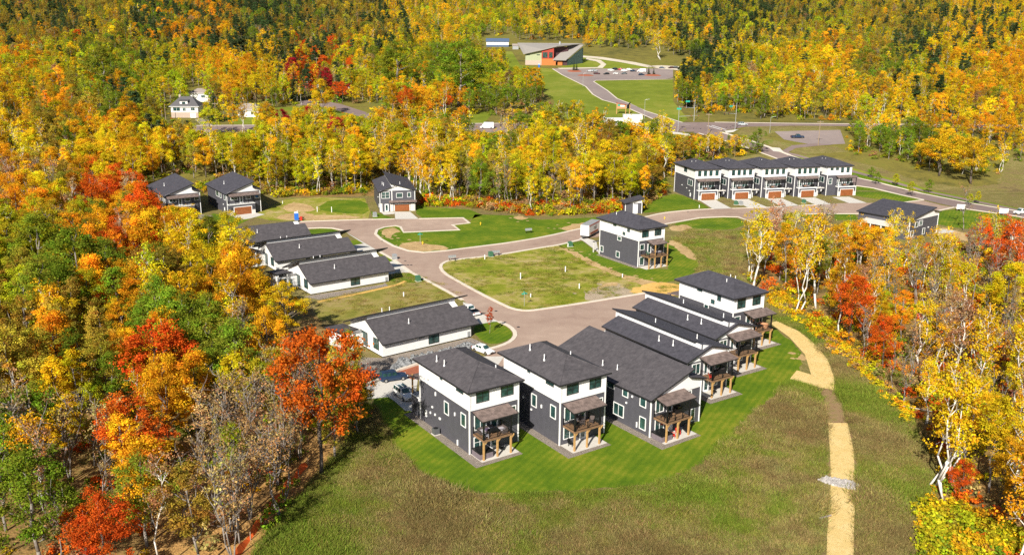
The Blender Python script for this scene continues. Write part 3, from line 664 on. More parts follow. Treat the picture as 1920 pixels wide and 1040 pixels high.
# house F beyond the double row
r, ro = tall_house('F', 40.43, 161.79, .58, 'three storey house ending the near row, tan sofas on its deck', shingle='shingle_blue', W=7.8)
for a in (.95, 4.9): window(r, F, a, a + 1.96, 7.2, 8.86, 'frame_black', 2, 2, .06)
window(r, F, .5, 1.8, 4.5, 5.6); window(r, Lf, 8.15, 9.4, 8.5, 8.95, 'frame_black', 2, 1, .05); window(r, Lf, 3.25, 4.1, 7.9, 8.9, 'frame_black', 1, 2, .05); window(r, Lf, 4.8, 5.65, 6.95, 7.7, 'frame_black', 1, 1, .05); window(r, Lf, 6.3, 7.3, 5.45, 6.3)
door(r, F, 3.5, 4.6, 3.0, 5.3); window(r, F, 5.2, 7.0, 3.6, 5.3, cols=2); door(r, F, 3.4, 4.5, .05, 2.3)
deck(r, 2.9, 7.5, 3.0, 2.75, 2.75, 8.7, posts=(3.1, 5.3, 7.4)); vents(ro, [(2.6, 4.6, 10.8), (6.3, 7.2, 10.5), (6.6, 6.2, 10.4)])
# house I in the middle of the green
r, ro = tall_house('I', 30.55, 218.6, .57, 'three storey house standing alone beside the mown green with tall timber deck posts', shingle='shingle_blue', L=15.2, garage_back=False)
for a in (.95, 4.95): window(r, F, a, a + 1.95, 7.25, 8.85, 'frame_black', 2, 1, .06)
window(r, F, .5, 1.7, 4.2, 5.5); window(r, F, .5, 1.75, .4, 2.3); door(r, F, 2.9, 3.9, 3.0, 5.4); window(r, F, 4.6, 6.4, 3.8, 5.6, cols=2); door(r, F, 4.0, 5.0, .05, 2.2)
window(r, Lf, 8.75, 9.9, 8.45, 8.9, 'frame_black', 1, 1, .05); window(r, Lf, 3.5, 4.4, 8.0, 8.85, 'frame_black', 1, 1, .05); window(r, Lf, 5.2, 6.1, 6.9, 7.6, 'frame_black', 1, 1, .05); window(r, Lf, 6.7, 8.0, 5.2, 6.1); window(r, Lf, 13.7, 14.7, .9, 2.3); window(r, Lf, 7.15, 8.35, .85, 2.2)
deck(r, .8, 6.9, 3.0, 3.1, 2.5, 7.2, posts=(.95, 2.8, 4.8, 6.7), tall=(2.8, 6.7)); vents(ro, [(2.2, 11.6, 10.6)])
MB().slab([(-.4, 15.6, 3.4), (3.4, 15.6, 3.4), (3.4, 17.6, 2.9), (-.4, 17.6, 2.9)], .2).build('entry_canopy', 'shingle_blue', r)
for px in (-.2, 3.2): MB().box(px - .12, 17.3, 0, px + .12, 17.54, 2.8).build('canopy_post', 'stone_pale', r)

def split_house(name, x, y, rot, label, W, L, m, zl, zr, slope, high='right', step=.95, slope2=.27, front_cut=1.4, shingle='shingle_blue', gable_z=5.6, group='split roof houses', base=0.0, gback=True):
    """two mono-pitch roofs with a clerestory strip where they pass; high='right': the right roof is the taller one"""
    r = empty('split_roof_house', (x, y, base), rot, label, 'house', group); HOUSES[name] = r
    o = .55
    if high == 'right':
        zm = zl + slope * m; zh = zm + step
        prof = [(0, -.3), (W, -.3), (W, zh - slope2 * (W - m) - .12), (m, zh - .12), (m, zm - .12), (0, zl - .12)]
    else:
        zm = zl + slope * m; zh = zm - step
        prof = [(0, -.3), (W, -.3), (W, zh - slope2 * (W - m) - .12), (m, zh - .12), (m, zm - .12), (0, zl - .12)]
    MB().extr([(px, 0, pz) for px, pz in prof], (0, L, 0)).build('wall', 'siding_dark', r)
    ze = prof[2][1] + .12
    # white gable above the deck canopy
    g = [(gx, -.035, max(gz, gable_z)) for gx, gz in ((.06, gable_z), (W - .06, gable_z), (W - .06, prof[2][1]), (m + .01, prof[3][1]), (m - .01, prof[4][1]), (.06, prof[5][1]))]
    MB().extr(g, (0, .03, 0)).build('gable_wall', 'siding_white', r)
    if high == 'right':
        MB().box(m - .045, .3, zm - .3, m - .003, L - .02, zh - .25).build('clerestory_wall', 'siding_white', r)
        xm = (zh - zl + slope2 * m) / (slope + slope2) if False else None
        # ridge at the front where both planes meet
        xr = (zh + slope2 * m - zl) / (slope + slope2)
        zz = zl + slope * xr
        a = roof_slab(r, [(-o, -o, zl - slope * o), (m - .05, -o, zm - slope * .05), (m - .05, L + .4, zm - slope * .05), (-o, L + .4, zl - slope * o)], shingle, label='lower left roof plane')
        roof_slab(r, [(m - .05, -o, zm - slope * .05 + .004), (xr, -o, zz + .004), (xr, front_cut, zz + .004), (m - .05, front_cut, zm - slope * .05 + .004)], shingle)
        b = roof_slab(r, [(xr, -o, zz + .008), (W + o, -o, zh - slope2 * (W + o - m)), (W + o, front_cut, zh - slope2 * (W + o - m)), (xr, front_cut, zz + .008)], shingle)
        b = roof_slab(r, [(m - .5, front_cut, zh + slope2 * .5), (W + o, front_cut, zh - slope2 * (W + o - m)), (W + o, L + 1.6, zh - slope2 * (W + o - m)), (m - .5, L + 1.6, zh + slope2 * .5)], shingle, label='taller right roof plane')
        MB().extr([(m, L - .02, zm - 1.5), (W, L - .02, zm - 1.5), (W, L - .02, prof[2][1]), (m, L - .02, zh - .15)], (0, 1.2, 0)).build('garage_gable', 'siding_white', r)
    else:
        MB().box(m + .003, .3, zh - .2, m + .045, L - .02, zm - .25).build('clerestory_wall', 'siding_white', r)
        a = roof_slab(r, [(-o, -o, zl - slope * o), (m + .6, -o, zm + slope * .6), (m + .6, L + .5, zm + slope * .6), (-o, L + .5, zl - slope * o)], shingle, label='taller left roof plane')
        b = roof_slab(r, [(m + .05, -o, zh), (W + o, -o, zh - slope2 * (W + o - m)), (W + o, L + .3, zh - slope2 * (W + o - m)), (m + .05, L + .3, zh)], shingle, label='lower right roof plane')
    corner(r, [(0, 0)], 0, zl - .2); corner(r, [(W + .02, 0)], 0, ze - .25)
    return r, a, b
# C, D, E in the near row
r, a, b = split_house('C', 20.0, 122.87, .62, 'broad charcoal house under one large dark roof, red chairs beneath its deck', 10.0, 22.8, 7.3, 6.2, 6.1, .36, 'left', .95, .27, shingle='shingle')
window(r, F, .95, 2.4, 3.6, 5.6, cols=2); window(r, F, 1.0, 2.6, .85, 2.4, cols=2); door(r, F, 3.2, 4.2, 3.0, 5.3); door(r, F, 3.4, 4.4, .05, 2.3, glass=False); window(r, F, 6.6, 8.0, 4.4, 5.4); window(r, F, 8.2, 8.9, .5, 2.3)
window(r, Lf, 4.9, 5.95, 4.5, 5.85); window(r, Lf, 1.1, 2.2, 4.25, 5.7); window(r, Lf, .98, 2.1, .75, 2.5); window(r, Lf, 5.7, 7.8, 1.0, 2.75, cols=2); window(r, Lf, 8.0, 9.4, 4.8, 6.0)
deck(r, .6, 5.25, 3.0, 2.75, .55, 6.45, cz=6.15); meters(r, Lf, [(5.1, 3.6, .25, .25), (3.9, 5.0, .25, .3), (2.7, 1.0, .16, .8)])
vents(a, [(1.6, 12.5, 6.9), (2.0, 9.6, 7.0)])
for nm, x, y, lab in (('D', 27.8, 137.9, 'charcoal split roof house in the near row, directly beyond the broad roofed one'), ('E', 34.6, 149.3, 'charcoal split roof house in the near row, just before the last tall house')):
    r, a, b = split_house(nm, x, y, .58, lab, 9.0, 20.6, 3.2, 6.25, 6.2, .36, 'right', .95, .27, shingle='shingle_blue')
    window(r, F, 1.15, 2.75, 3.5, 5.2, cols=2); door(r, F, 3.7, 4.5, 3.0, 5.3); door(r, F, 4.9, 5.8, 3.0, 5.3); window(r, F, 6.2, 7.4, 3.6, 5.2); door(r, F, 3.9, 4.9, .05, 2.3); window(r, F, 5.4, 6.8, .8, 2.2, cols=2)
    deck(r, 3.0, 7.5, 3.0, 2.75, 2.6, 8.7, cz=6.2, posts=(3.2, 5.3, 7.3))
    vents(a, [(1.3, 8.2, 7.0), (1.5, 5.0, 7.1)]); vents(b, [(5.4, 3.6, 7.8), (5.2, 13.5, 7.8)])

# K and K2: garage under a balcony
def garage_house(name, x, y, lab):
    r, a, b = split_house(name, x, y, .58, lab, 10.2, 21, 8.0, 6.55, 6.9, .36, 'left', 1.6, .3, gable_z=6.6, shingle='shingle_blue', group='garage fronted houses at the cul-de-sac')
    MB().box(.02, -1.6, -.3, 8.0, -.004, 3.1).build('garage_wall', 'siding_dark', r)
    MB().box(-.06, -1.66, 3.11, 8.06, -.01, 3.28).build('balcony_floor', 'trim_white', r)
    G = face('F', off=-1.6); garage_door(r, G, 1.55, 6.8, .02, 2.3)
    for x0, x1 in ((.04, 1.3), (7.05, 7.98)): MB().box(x0, -1.68, 0, x1, -1.605, 1.2).build('stone_base', 'stone_pale', r)
    railing(r, [(.1, -.1), (.1, -1.55), (7.95, -1.55), (7.95, -.1)], 3.28)
    for k in (.8, 7.5): MB().box(k - .1, -1.75, 1.7, k + .1, -1.62, 2.2).build('wall_lamp', 'metal_black', r)
    window(r, F, 1.2, 3.1, 4.4, 5.6, cols=2); door(r, F, 3.9, 4.8, 3.3, 5.6); window(r, F, 5.8, 7.2, 4.3, 5.8); window(r, F, 8.6, 9.8, 4.4, 6.0)
    for a0, a1 in ((8.3, 11.2), (5.85, 7.2), (1.5, 2.9)): window(r, Lf, a0, a1, 4.25, 6.1)
    c = MB().slab([(.3, -.03, 6.3), (9.6, -.03, 6.3), (9.6, -1.9, 5.75), (.3, -1.9, 5.75)], .06).build('canopy', 'canopy_roof', r)
    MB().slab([(.27, -.03, 6.23), (9.63, -.03, 6.23), (9.63, -1.93, 5.68), (.27, -1.93, 5.68)], .15).build('fascia', 'fascia_black', c)
    MB().box(7.8, -1.6, 3.28, 8.0, -1.4, 5.7).build('canopy_post', 'metal_black', c)
    vents(a, [(2.6, 11, 7.8)]); meters(r, Lf, [(4.0, 2.6, .4, .3), (3.0, 1.3, .5, 1.0)])
    return r
garage_house('K', -86.24, 276.44, 'garage fronted house with brown door, right one of the pair at the cul-de-sac')
garage_house('K2', -103.3, 272.0, 'garage fronted house half hidden behind red maples, left one of the pair at the cul-de-sac')
# H facing the stub street
r, a, b = split_house('H', -40.97, 282.77, .23, 'lone charcoal house with white clerestory facing the street stub', 10.8, 21.5, 3.7, 6.5, 6.7, .36, 'right', 1.0, .3, gable_z=6.55, shingle='shingle_blue', front_cut=-.54)
window(r, F, .6, 2.9, 4.25, 6.05, cols=2, rows=2); window(r, F, 5.15, 6.95, 4.35, 5.65); window(r, F, 8.6, 9.5, 4.4, 5.75)
garage_door(r, F, 4.5, 9.1, .02, 2.15)
MB().box(3.6, -.06, .0, 3.82, -.004, 8.2).build('corner_trim', 'trim_white', r)
MB().slab([(2.7, -.02, 3.45), (11.3, -.02, 3.45), (11.3, -1.3, 3.1), (2.7, -1.3, 3.1)], .14).build('garage_awning', 'canopy_roof', r)
door(r, F, 1.5, 2.5, .05, 2.3)
MB().box(.1, -.12, 0, .7, -.005, 2.6).build('stone_base', 'stone_pale', r); MB().box(3.1, -.3, 0, 4.1, -.07, 2.4).build('stone_base', 'stone_pale', r); MB().box(9.4, -.3, 0, 10.7, -.004, 2.4).build('stone_base', 'stone_pale', r)
vents(a, [(1.6, 8.5, 7.2), (1.8, 6.0, 7.3)]); vents(b, [(6.6, 3.2, 8.0)])
meters(r, Lf, [(6.0, 3.6, .4, .3), (3.0, 1.4, .4, 1.1)])

# five townhouses
def townhouse(i, x, y):
    lab = ['leftmost of the five townhouses, its whole charcoal side wall in view', 'second townhouse from the left in the row of five', 'middle townhouse of the row of five, behind thin golden trees',
           'second townhouse from the right in the row of five', 'rightmost townhouse of the five, beside the boulevard, its deck on the right corner'][i]
    W, L = 9.3, 15.5; zb, ze = 7.03, 10.0
    r = empty('townhouse', (x, y, 0), .27, lab, 'house', 'row of five townhouses'); HOUSES['T%d' % i] = r
    MB().box(0, 0, -.3, W, L, zb).build('lower_wall', 'siding_dark', r, label='charcoal siding of the lower storeys')
    MB().box(-.025, -.025, zb + .002, W + .025, L + .025, ze).build('upper_wall', 'siding_white', r, label='white siding of the top storey')
    MB().box(-.05, -.05, zb - .02, W + .05, L + .05, zb + .2).build('band_trim', 'trim_white', r)
    corner(r, [(0, 0), (W + .02, 0), (0, L + .02)], 0, ze)
    ro = hip_roof(r, -.6, -.6, W + .6, L + .6, ze + .2, 2.0, 'shingle_blue')
    T = face('F')
    ws = [(1.0, 2.1), (3.1, 4.2), (5.15, 6.2), (7.35, 8.45)]
    for k, (a0, a1) in enumerate(ws): window(r, T, a0, a1, 8.75 if (i == 4 and k < 2) else 7.85, 9.55, 'frame_black', 1, 2, .05)
    window(r, Lf, 1.8, 5.1, 4.3, 6.15, cols=2); window(r, Lf, 6.3, 8.5, 8.3, 9.75, 'frame_black', 2, 1, .05)
    g0 = 3.6 if i == 4 else .85
    MB().box(g0, -1.6, -.3, g0 + 7.0, -.004, 3.0).build('garage_wall', 'siding_dark', r)
    for q0, q1 in ((g0 + .02, g0 + .8), (g0 + 6.2, g0 + 6.98)): MB().box(q0, -1.68, 0, q1, -1.605, 1.5).build('stone_base', 'stone_pale', r)
    for q0 in (g0 - .03, g0 + 6.89): MB().box(q0, -1.7, 0, q0 + .14, -1.5, 3.0).build('corner_trim', 'trim_white', r)
    MB().box(g0 - .06, -1.66, 3.01, g0 + 7.06, -.01, 3.3).build('balcony_floor', 'trim_white', r)
    G = face('F', off=-1.6); garage_door(r, G, g0 + 1.0, g0 + 6.0, .02, 2.25)
    railing(r, [(g0 + .1, -.1), (g0 + .1, -1.5), (g0 + 6.9, -1.5), (g0 + 6.9, -.1)], 3.3)
    window(r, T, g0 + .5, g0 + 1.9, 3.6, 5.6); door(r, T, g0 + 2.6, g0 + 3.5, 3.3, 5.7); window(r, T, g0 + 4.2, g0 + 6.3, 3.8, 5.7, cols=2)
    if i == 4: window(r, T, .7, 1.9, 4.0, 5.9, rows=2)
    c = MB().slab([(g0 - .3, -.03, 6.8), (g0 + 7.6, -.03, 6.8), (g0 + 7.6, -1.9, 6.35), (g0 - .3, -1.9, 6.35)], .06).build('canopy', 'canopy_roof', r)
    MB().slab([(g0 - .33, -.03, 6.74), (g0 + 7.63, -.03, 6.74), (g0 + 7.63, -1.93, 6.29), (g0 - .33, -1.93, 6.29)], .15).build('fascia', 'fascia_black', c)
    for px in (g0 + .1, g0 + 6.9): MB().box(px - .09, -1.6, 3.3, px + .09, -1.42, 6.3).build('canopy_post', 'trim_white' if px < g0 + 1 else 'metal_black', c)
    MB().box(g0 + 7.02, -1.2, 2.7, g0 + 10.2, -.4, 2.95).build('entry_beam', 'stone_pale', r) if i < 4 else None
    door(r, T, g0 + 7.2, g0 + 8.1, .05, 2.3) if i < 4 else None
    vents(ro, [(2.6 + .4 * (i % 3), 8.5, 11.0), (3.4, 7.0, 11.2)]); meters(r, Lf, [(3.6, 2.4, .5, .3), (5.8, 3.0, .4, .25), (2.8, 1.2, .5, 1.2), (9.5, 3.4, .3, .3)])
    return r
for i in range(5): townhouse(i, 60.8 + 11.8 * i, 307.6 + 2.35 * i)
# dark house by the boulevard
r, a, b = split_house('R', 108.9, 249.6, .68, 'large dark house half hidden by golden trees beside the boulevard', 15.5, 15.5, 12.5, 5.9, 6.6, .15, 'left', .7, .2, gable_z=5.3, shingle='shingle_blue')
window(r, F, 3.0, 4.4, 3.3, 4.6); window(r, F, 5.2, 6.8, 3.5, 4.8, cols=2); window(r, F, 1.0, 2.4, .8, 2.4); window(r, F, 7.5, 8.6, .8, 2.4); meters(r, F, [(10.5, 2.4, .5, .3)])
vents(a, [(5.0, 7.5, 6.0), (10.5, 6.5, 6.7)])
w = face('L'); window(r, w, 2, 4, 2.2, 3.8, cols=2); window(r, w, 6, 9, 2.2, 3.8, cols=3)
cp = MB().slab([(-.02, 3, 4.3), (-3.4, 3, 3.7), (-3.4, 13, 3.7), (-.02, 13, 4.3)], .16).build('porch_canopy', 'concrete', r)
for yy in (3.3, 6.5, 9.7, 12.7): MB().box(-3.3, yy - .12, 0, -3.06, yy + .12, 3.6).build('porch_post', 'trim_white', cp)

# single-storey villas
def villa(name, x, y, rot, lab, W=18.9, L=12.0, high=True, gablewin=True):
    r = empty('villa', (x, y, 0), rot, lab, 'house', 'single storey white villas'); HOUSES[name] = r
    o = .65; zl, sl = 2.95, .5; ym = 5.5; zm = zl + sl * ym; zh = zm + (.75 if high else 0.0); s2 = .4
    prof = [(0, -.2), (L, -.2), (L, zh - s2 * (L - ym) - .12), (ym, zh - .12), (ym, zm - .12), (0, zl - .12)]
    MB().extr([(0, py, pz) for py, pz in prof], (W, 0, 0)).build('wall', 'siding_white', r)
    MB().box(-.04, -.04, -.2, W + .04, L + .04, .16).build('plinth', 'fascia_black', r)
    a = roof_slab(r, [(-.35, -o, zl - sl * o), (W + 1.5, -o, zl - sl * o), (W + 1.5, ym - 1.2, zm - sl * 1.2), (W - 1.3, ym - 1.2, zm - sl * 1.2), (-.35, ym - 1.2, zm - sl * 1.2)][:2] + [(W + 1.5, ym - 1.3, zm - sl * 1.3), (-.35, ym - 1.3, zm - sl * 1.3)], 'shingle', label='near roof plane')
    roof_slab(r, [(-.35, ym - 1.3, zm - sl * 1.3 + .004), (W - 1.4, ym - 1.3, zm - sl * 1.3 + .004), (W - 1.4, ym - .05, zm - sl * .05 + .004), (-.35, ym - .05, zm - sl * .05 + .004)], 'shingle')
    if high:
        b = roof_slab(r, [(-1.2, ym - .55, zh + s2 * .55), (W + 2.6, ym - .55, zh + s2 * .55), (W + 2.6, L + o, zh - s2 * (L + o - ym)), (-1.2, L + o, zh - s2 * (L + o - ym))], 'shingle', label='taller far roof plane')
        vents(b, [(4.2, 7.5, zh - .7), (5.8, 7.5, zh - .7)])
    else:
        b = roof_slab(r, [(-.35, ym - .05, zm), (W + .8, ym - .05, zm), (W + .8, L + o, zm - s2 * (L + o - ym)), (-.35, L + o, zm - s2 * (L + o - ym))], 'shingle')
    # porch wing on the woodland side
    MB().box(-4.4, 7.2, -.2, -.005, L, 2.9).build('porch_wall', 'siding_white', r)
    roof_slab(r, [(-5.0, 6.4, 3.9), (-1.25, 6.4, 3.9), (-1.25, L + o, 3.2), (-5.0, L + o, 3.2)], 'shingle')
    for k in (-4.6, -2.5): MB().box(k - .12, 6.55, 0, k + .12, 6.79, 3.65).build('porch_post', 'trim_white', r)
    window(r, F, 7.5, 8.4, 2.05, 2.75, 'frame_black', 1, 1, .05); window(r, F, 9.55, 11.65, .6, 2.75, 'frame_black', 2, 2, .06)
    MB().box(18.05, -.1, .3, 18.6, -.005, 1.2).build('meter_box', 'grey_box', r)
    if gablewin: window(r, Lf, 1.4, 3.2, 1.0, 2.9, 'frame_black', 2, 1, .07); window(r, Lf, 5.55, 8.3, .5, 3.0, 'frame_black', 3, 1, .08)
    B = face('R', W=W); garage_door(r, B, 1.0, 5.4, .02, 2.2); door(r, B, 8.2, 9.2, .05, 2.2)
    Pw = face('F', off=7.2); window(r, Pw, -4.0, -2.6, .4, 2.4, 'frame_black', 1, 1, .06); door(r, Pw, -2.0, -1.0, .05, 2.3)
    vents(a, [(7.0, 2.7, 4.5)])
    return r
villa('G', -22.69, 154.6, .65, 'white single storey villa nearest the wood, with a bed of boulders along its wall')
villa('D3', -43.5, 192.8, .62, 'white villa beside the empty grass plot, first of the three in a row')
villa('D2', -55.6, 211.7, .60, 'white villa in the middle of the three side by side')
villa('D1', -70.2, 227.8, .57, 'white villa farthest along of the three, next to the cul-de-sac', high=False)

# garden shed tower behind house I
r = empty('pump_shed', (34.9, 283.0, 0), .12, 'small dark shed with a slanted roof behind the lone house', 'shed')
MB().box(0, 0, -.2, 5.2, 4.6, 3.4).build('wall', 'siding_dark', r)
MB().box(2.6, -.04, 0, 3.9, -.004, 3.0).build('door', 'door_white', r); corner(r, [(0, 0), (2.5, 0), (5.22, 0)], 0, 3.4)
MB().extr([(0, 0.01, 3.4), (5.2, .01, 3.4), (5.2, .01, 4.6)], (0, 4.58, 0)).build('gable_wall', 'siding_white', r)
roof_slab(r, [(-.5, -.6, 3.35), (5.8, -.6, 4.95), (5.8, 5.1, 4.95), (-.5, 5.1, 3.35)], 'shingle_blue')

# ------------------------------------------------------------------ vegetation
def quads_mesh(name, P, col, mats, extra=None, mat_index=None):
    """P: (n,4,3) leaf quads, col: (n,3) leaf-to-leaf colour variation; extra: an MB (wood) joined in as the second material"""
    n = len(P); V = P.reshape(-1, 3); nf = n; loops = np.arange(n * 4)
    starts = np.arange(n) * 4; totals = np.full(n, 4)
    C = np.repeat(col, 4, axis=0)
    if extra and extra.v:
        ev = np.array(extra.v, float); base = len(V); V = np.vstack([V, ev])
        el = np.array([i + base for f in extra.f for i in f]); et = np.array([len(f) for f in extra.f])
        es = len(loops) + np.concatenate([[0], np.cumsum(et)[:-1]])
        loops = np.concatenate([loops, el]); starts = np.concatenate([starts, es]); totals = np.concatenate([totals, et])
        C = np.vstack([C, np.ones((len(ev), 3))])
    me = bpy.data.meshes.new(name)
    me.vertices.add(len(V)); me.vertices.foreach_set('co', V.ravel())
    me.loops.add(len(loops)); me.loops.foreach_set('vertex_index', loops.astype(np.int32))
    me.polygons.add(len(starts)); me.polygons.foreach_set('loop_start', starts.astype(np.int32))
    try: me.polygons.foreach_set('loop_total', totals.astype(np.int32))
    except Exception: pass
    for m in mats: me.materials.append(MATS[m])
    if len(mats) > 1:
        mi = np.zeros(len(starts), np.int32); mi[n:] = 1; me.polygons.foreach_set('material_index', mi)
    at_ = me.attributes.new('leafvar', 'FLOAT_COLOR', 'POINT')
    at_.data.foreach_set('color', np.hstack([C, np.ones((len(C), 1))]).astype(np.float32).ravel())
    me.update(); me.validate()
    return me
def leaves(rng, centers, radii, per, size, flat=.75, up=.35, hue=.18, bright=.22):
    """leaf quads scattered through clumps"""
    n = len(centers) * per
    c = np.repeat(np.asarray(centers), per, axis=0); r = np.repeat(np.asarray(radii), per)
    d = rng.normal(size=(n, 3)); d /= np.linalg.norm(d, axis=1)[:, None]
    rad = r * np.abs(rng.normal(.62, .34, n))
    p = c + d * rad[:, None] * np.array([1, 1, flat])
    nr = d * .6 + rng.normal(size=(n, 3)) * .7 + np.array([0, 0, up]); nr /= np.linalg.norm(nr, axis=1)[:, None]
    t = np.cross(nr, rng.normal(size=(n, 3))); t /= np.linalg.norm(t, axis=1)[:, None]
    b = np.cross(nr, t); s = size * rng.uniform(.6, 1.35, n)
    t *= s[:, None] * .5; b *= s[:, None] * .36
    P = np.stack([p - t, p - b * .9 + t * .1, p + t, p + b], axis=1)
    cl = len(centers)
    ch = np.repeat(rng.normal(0, hue, cl), per) + rng.normal(0, hue * .5, n)
    cb = np.repeat(rng.normal(1, bright * .6, cl), per) * rng.normal(1, bright, n)
    col = np.stack([cb * (1 + ch * .25), cb * (1 - ch * .5), cb], axis=1).clip(.25, 1.7)
    return P, col
def limb(mb, rng, a, b, r0, r1, seg=3, wob=.06, n=5):
    a, b = np.array(a, float), np.array(b, float); L = np.linalg.norm(b - a); prev = a; pts = [a]
    for i in range(1, seg + 1):
        q = a + (b - a) * i / seg
        if i < seg: q = q + rng.normal(0, wob * L, 3) * np.array([1, 1, .3])
        mb.tube(prev, q, r0 + (r1 - r0) * (i - 1) / seg, r0 + (r1 - r0) * i / seg, n); prev = q; pts.append(q)
    return pts
def make_tree(kind, seed, detail=1.0):
    """returns wood MB, leaf quads, colours and the crown's mid height; built at its real size of about 13 m"""
    rng = np.random.default_rng(seed); w = MB(); H = 13.0
    cs, rs = [], []
    if kind in ('maple', 'broad', 'aspen'):
        rx, z0, z1 = {'maple': (3.7, 3.2, 12.6), 'broad': (3.3, 2.4, 12.8), 'aspen': (2.0, 4.2, 13.0)}[kind]
        rx *= rng.uniform(.85, 1.15); lean = rng.normal(0, .35, 2)
        tr = limb(w, rng, (0, 0, -.3), (lean[0], lean[1], H * .86), .2 if kind != 'aspen' else .15, .04, 5, .012, 6)
        nc = {'maple': 72, 'broad': 72, 'aspen': 46}[kind]
        zc, rz = (z0 + z1) / 2, (z1 - z0) / 2
        for i in range(nc):
            th = rng.uniform(0, 2 * math.pi); ph = math.acos(rng.uniform(-.85, 1)); k = rng.uniform(.45, 1) ** .6
            bulge = 1 + .25 * math.sin(th * 2 + seed) + .15 * math.sin(th * 3 + seed * 2)
            t = math.cos(ph) * k; prof = (1 - max(0, t) * .35) if kind != 'aspen' else (1 - abs(t) * .2)
            x = rx * bulge * math.sin(ph) * k * prof * math.cos(th); y = rx * bulge * math.sin(ph) * k * prof * math.sin(th)
            z = zc + rz * t + rng.normal(0, .3)
            cs.append((x + lean[0] * z / H, y + lean[1] * z / H, z)); rs.append(rng.uniform(.5, 1.15) * (.75 if kind == 'aspen' else 1.0))
        for i in range(10 if kind != 'aspen' else 8):
            c = cs[int(rng.integers(nc))]; zz = min(c[2] - .8, max(z0 * .7, c[2] - 2.2)); f = zz / (H * .86)
            limb(w, rng, (lean[0] * f, lean[1] * f, zz), c, .075, .02, 3, .05, 4)
        per = int({'maple': 165, 'broad': 165, 'aspen': 150}[kind] * detail)
        P, col = leaves(rng, cs, rs, per, .205 / max(.5, detail) ** .45)
    elif kind in ('birch', 'bare'):
        lean = rng.normal(0, .8, 2); nst = int(rng.integers(1, 3)); tips = []
        for s_ in range(nst):
            o = rng.normal(0, .25, 2) if s_ else np.zeros(2); ln = lean + rng.normal(0, 1.0, 2) * s_; h = H * rng.uniform(.82, 1)
            tr = limb(w, rng, (o[0], o[1], -.3), (o[0] + ln[0], o[1] + ln[1], h), (.135 if kind == 'birch' else .105), .025, 6, .02, 6)
            nb = 9 if kind == 'birch' else 12
            for i in range(nb):
                f = rng.uniform(.38, .97); k = min(len(tr) - 2, int(f * (len(tr) - 1))); fr = f * (len(tr) - 1) - k
                p = tr[k] * (1 - fr) + tr[k + 1] * fr; th = rng.uniform(0, 2 * math.pi); L = rng.uniform(1.2, 3.4) * (1.25 - f * .6)
                q = p + np.array([math.cos(th) * L * .62, math.sin(th) * L * .62, L * .85])
                pts = limb(w, rng, p, q, .06, .015, 3, .07, 4); tips.append(pts[-1])
                for k2 in range(3):
                    a = pts[1 + k2 % 2]; q2 = a + rng.normal(0, .6, 3) + np.array([0, 0, .7]); limb(w, rng, a, q2, .025, .008, 2, .05, 3); tips.append(q2)
        for t in tips:
            if rng.uniform() < (.85 if kind == 'birch' else .35): cs.append(tuple(t + rng.normal(0, .25, 3))); rs.append(rng.uniform(.5, 1.0))
        cs = cs or [(0, 0, 9)]; rs = rs or [.6]
        P, col = leaves(rng, cs, rs, int((46 if kind == 'birch' else 20) * detail), .25 / max(.5, detail) ** .45, flat=.9)
    elif kind == 'spruce':
        w.tube((0, 0, -.3), (0, 0, H * .97), .19, .03, 6); Ps, Cs = [], []
        lay = int(24 * (.6 + .4 * detail))
        for i in range(lay):
            f = i / lay; z = .8 + f * (H - 1.0); R0 = 2.7 * (1 - f) ** .85 + .12; nb = max(5, int(13 * (1 - f) + 4))
            for k in range(nb):
                th = 2 * math.pi * k / nb + rng.uniform(-.25, .25) + i; rr = R0 * rng.uniform(.75, 1.1)
                m_ = max(2, int(rr * 4.5 * detail))
                for j in range(m_):
                    u = (j + .6) / m_ * rr; dz = -.22 * u + .03 * u * u
                    c = np.array([math.cos(th) * u, math.sin(th) * u, z + dz + rng.normal(0, .05)])
                    ax = np.array([math.cos(th + rng.normal(0, .5)), math.sin(th + rng.normal(0, .5)), -.25]) * .36
                    sd_ = np.array([-math.sin(th), math.cos(th), rng.normal(0, .3)]) * .26
                    Ps.append([c - ax, c - sd_, c + ax, c + sd_]); b = rng.normal(1, .2); Cs.append([b, b, b])
        P, col = np.array(Ps), np.array(Cs).clip(.4, 1.6)
    elif kind == 'pine':
        tr = limb(w, rng, (0, 0, -.3), (rng.normal(0, .3), rng.normal(0, .3), H * .93), .2, .05, 5, .012, 6)
        for i in range(34):
            f = rng.uniform(.3, 1); z = f * H * .97; L = (2.9 * (1.08 - f) + .5) * rng.uniform(.6, 1.1); th = rng.uniform(0, 6.28)
            q = (math.cos(th) * L, math.sin(th) * L, z + .25 * L); limb(w, rng, (0, 0, z - .2), q, .05, .015, 2, .03, 4)
            cs += [q, tuple(np.array(q) * np.array([.6, .6, 1]))]; rs += [rng.uniform(.55, .95)] * 2
        P, col = leaves(rng, cs, rs, int(42 * detail), .42 / max(.5, detail) ** .45, flat=.5, hue=.08)
    else:                                                    # shrub, about 2 m
        for i in range(13):
            th = rng.uniform(0, 6.28); r_ = rng.uniform(0, 1.2); z = rng.uniform(.4, 1.7) * (1 - r_ * .25)
            cs.append((r_ * math.cos(th), r_ * math.sin(th), z)); rs.append(rng.uniform(.35, .6))
            if i % 2: w.tube((0, 0, -.1), cs[-1], .035, .01, 4)
        P, col = leaves(rng, cs, rs, int(40 * detail), .24 / max(.5, detail) ** .45)
    return w, P, col
BARK = dict(maple='bark_dark', broad='bark_grey', aspen='bark_grey', birch='bark_white', bare='bark_grey', spruce='bark_dark', pine='bark_dark', shrub='bark_dark')
NPRO = dict(maple=6, broad=5, aspen=6, birch=6, bare=5, spruce=3, pine=3, shrub=4)
PROTO, MASSP = {}, {}
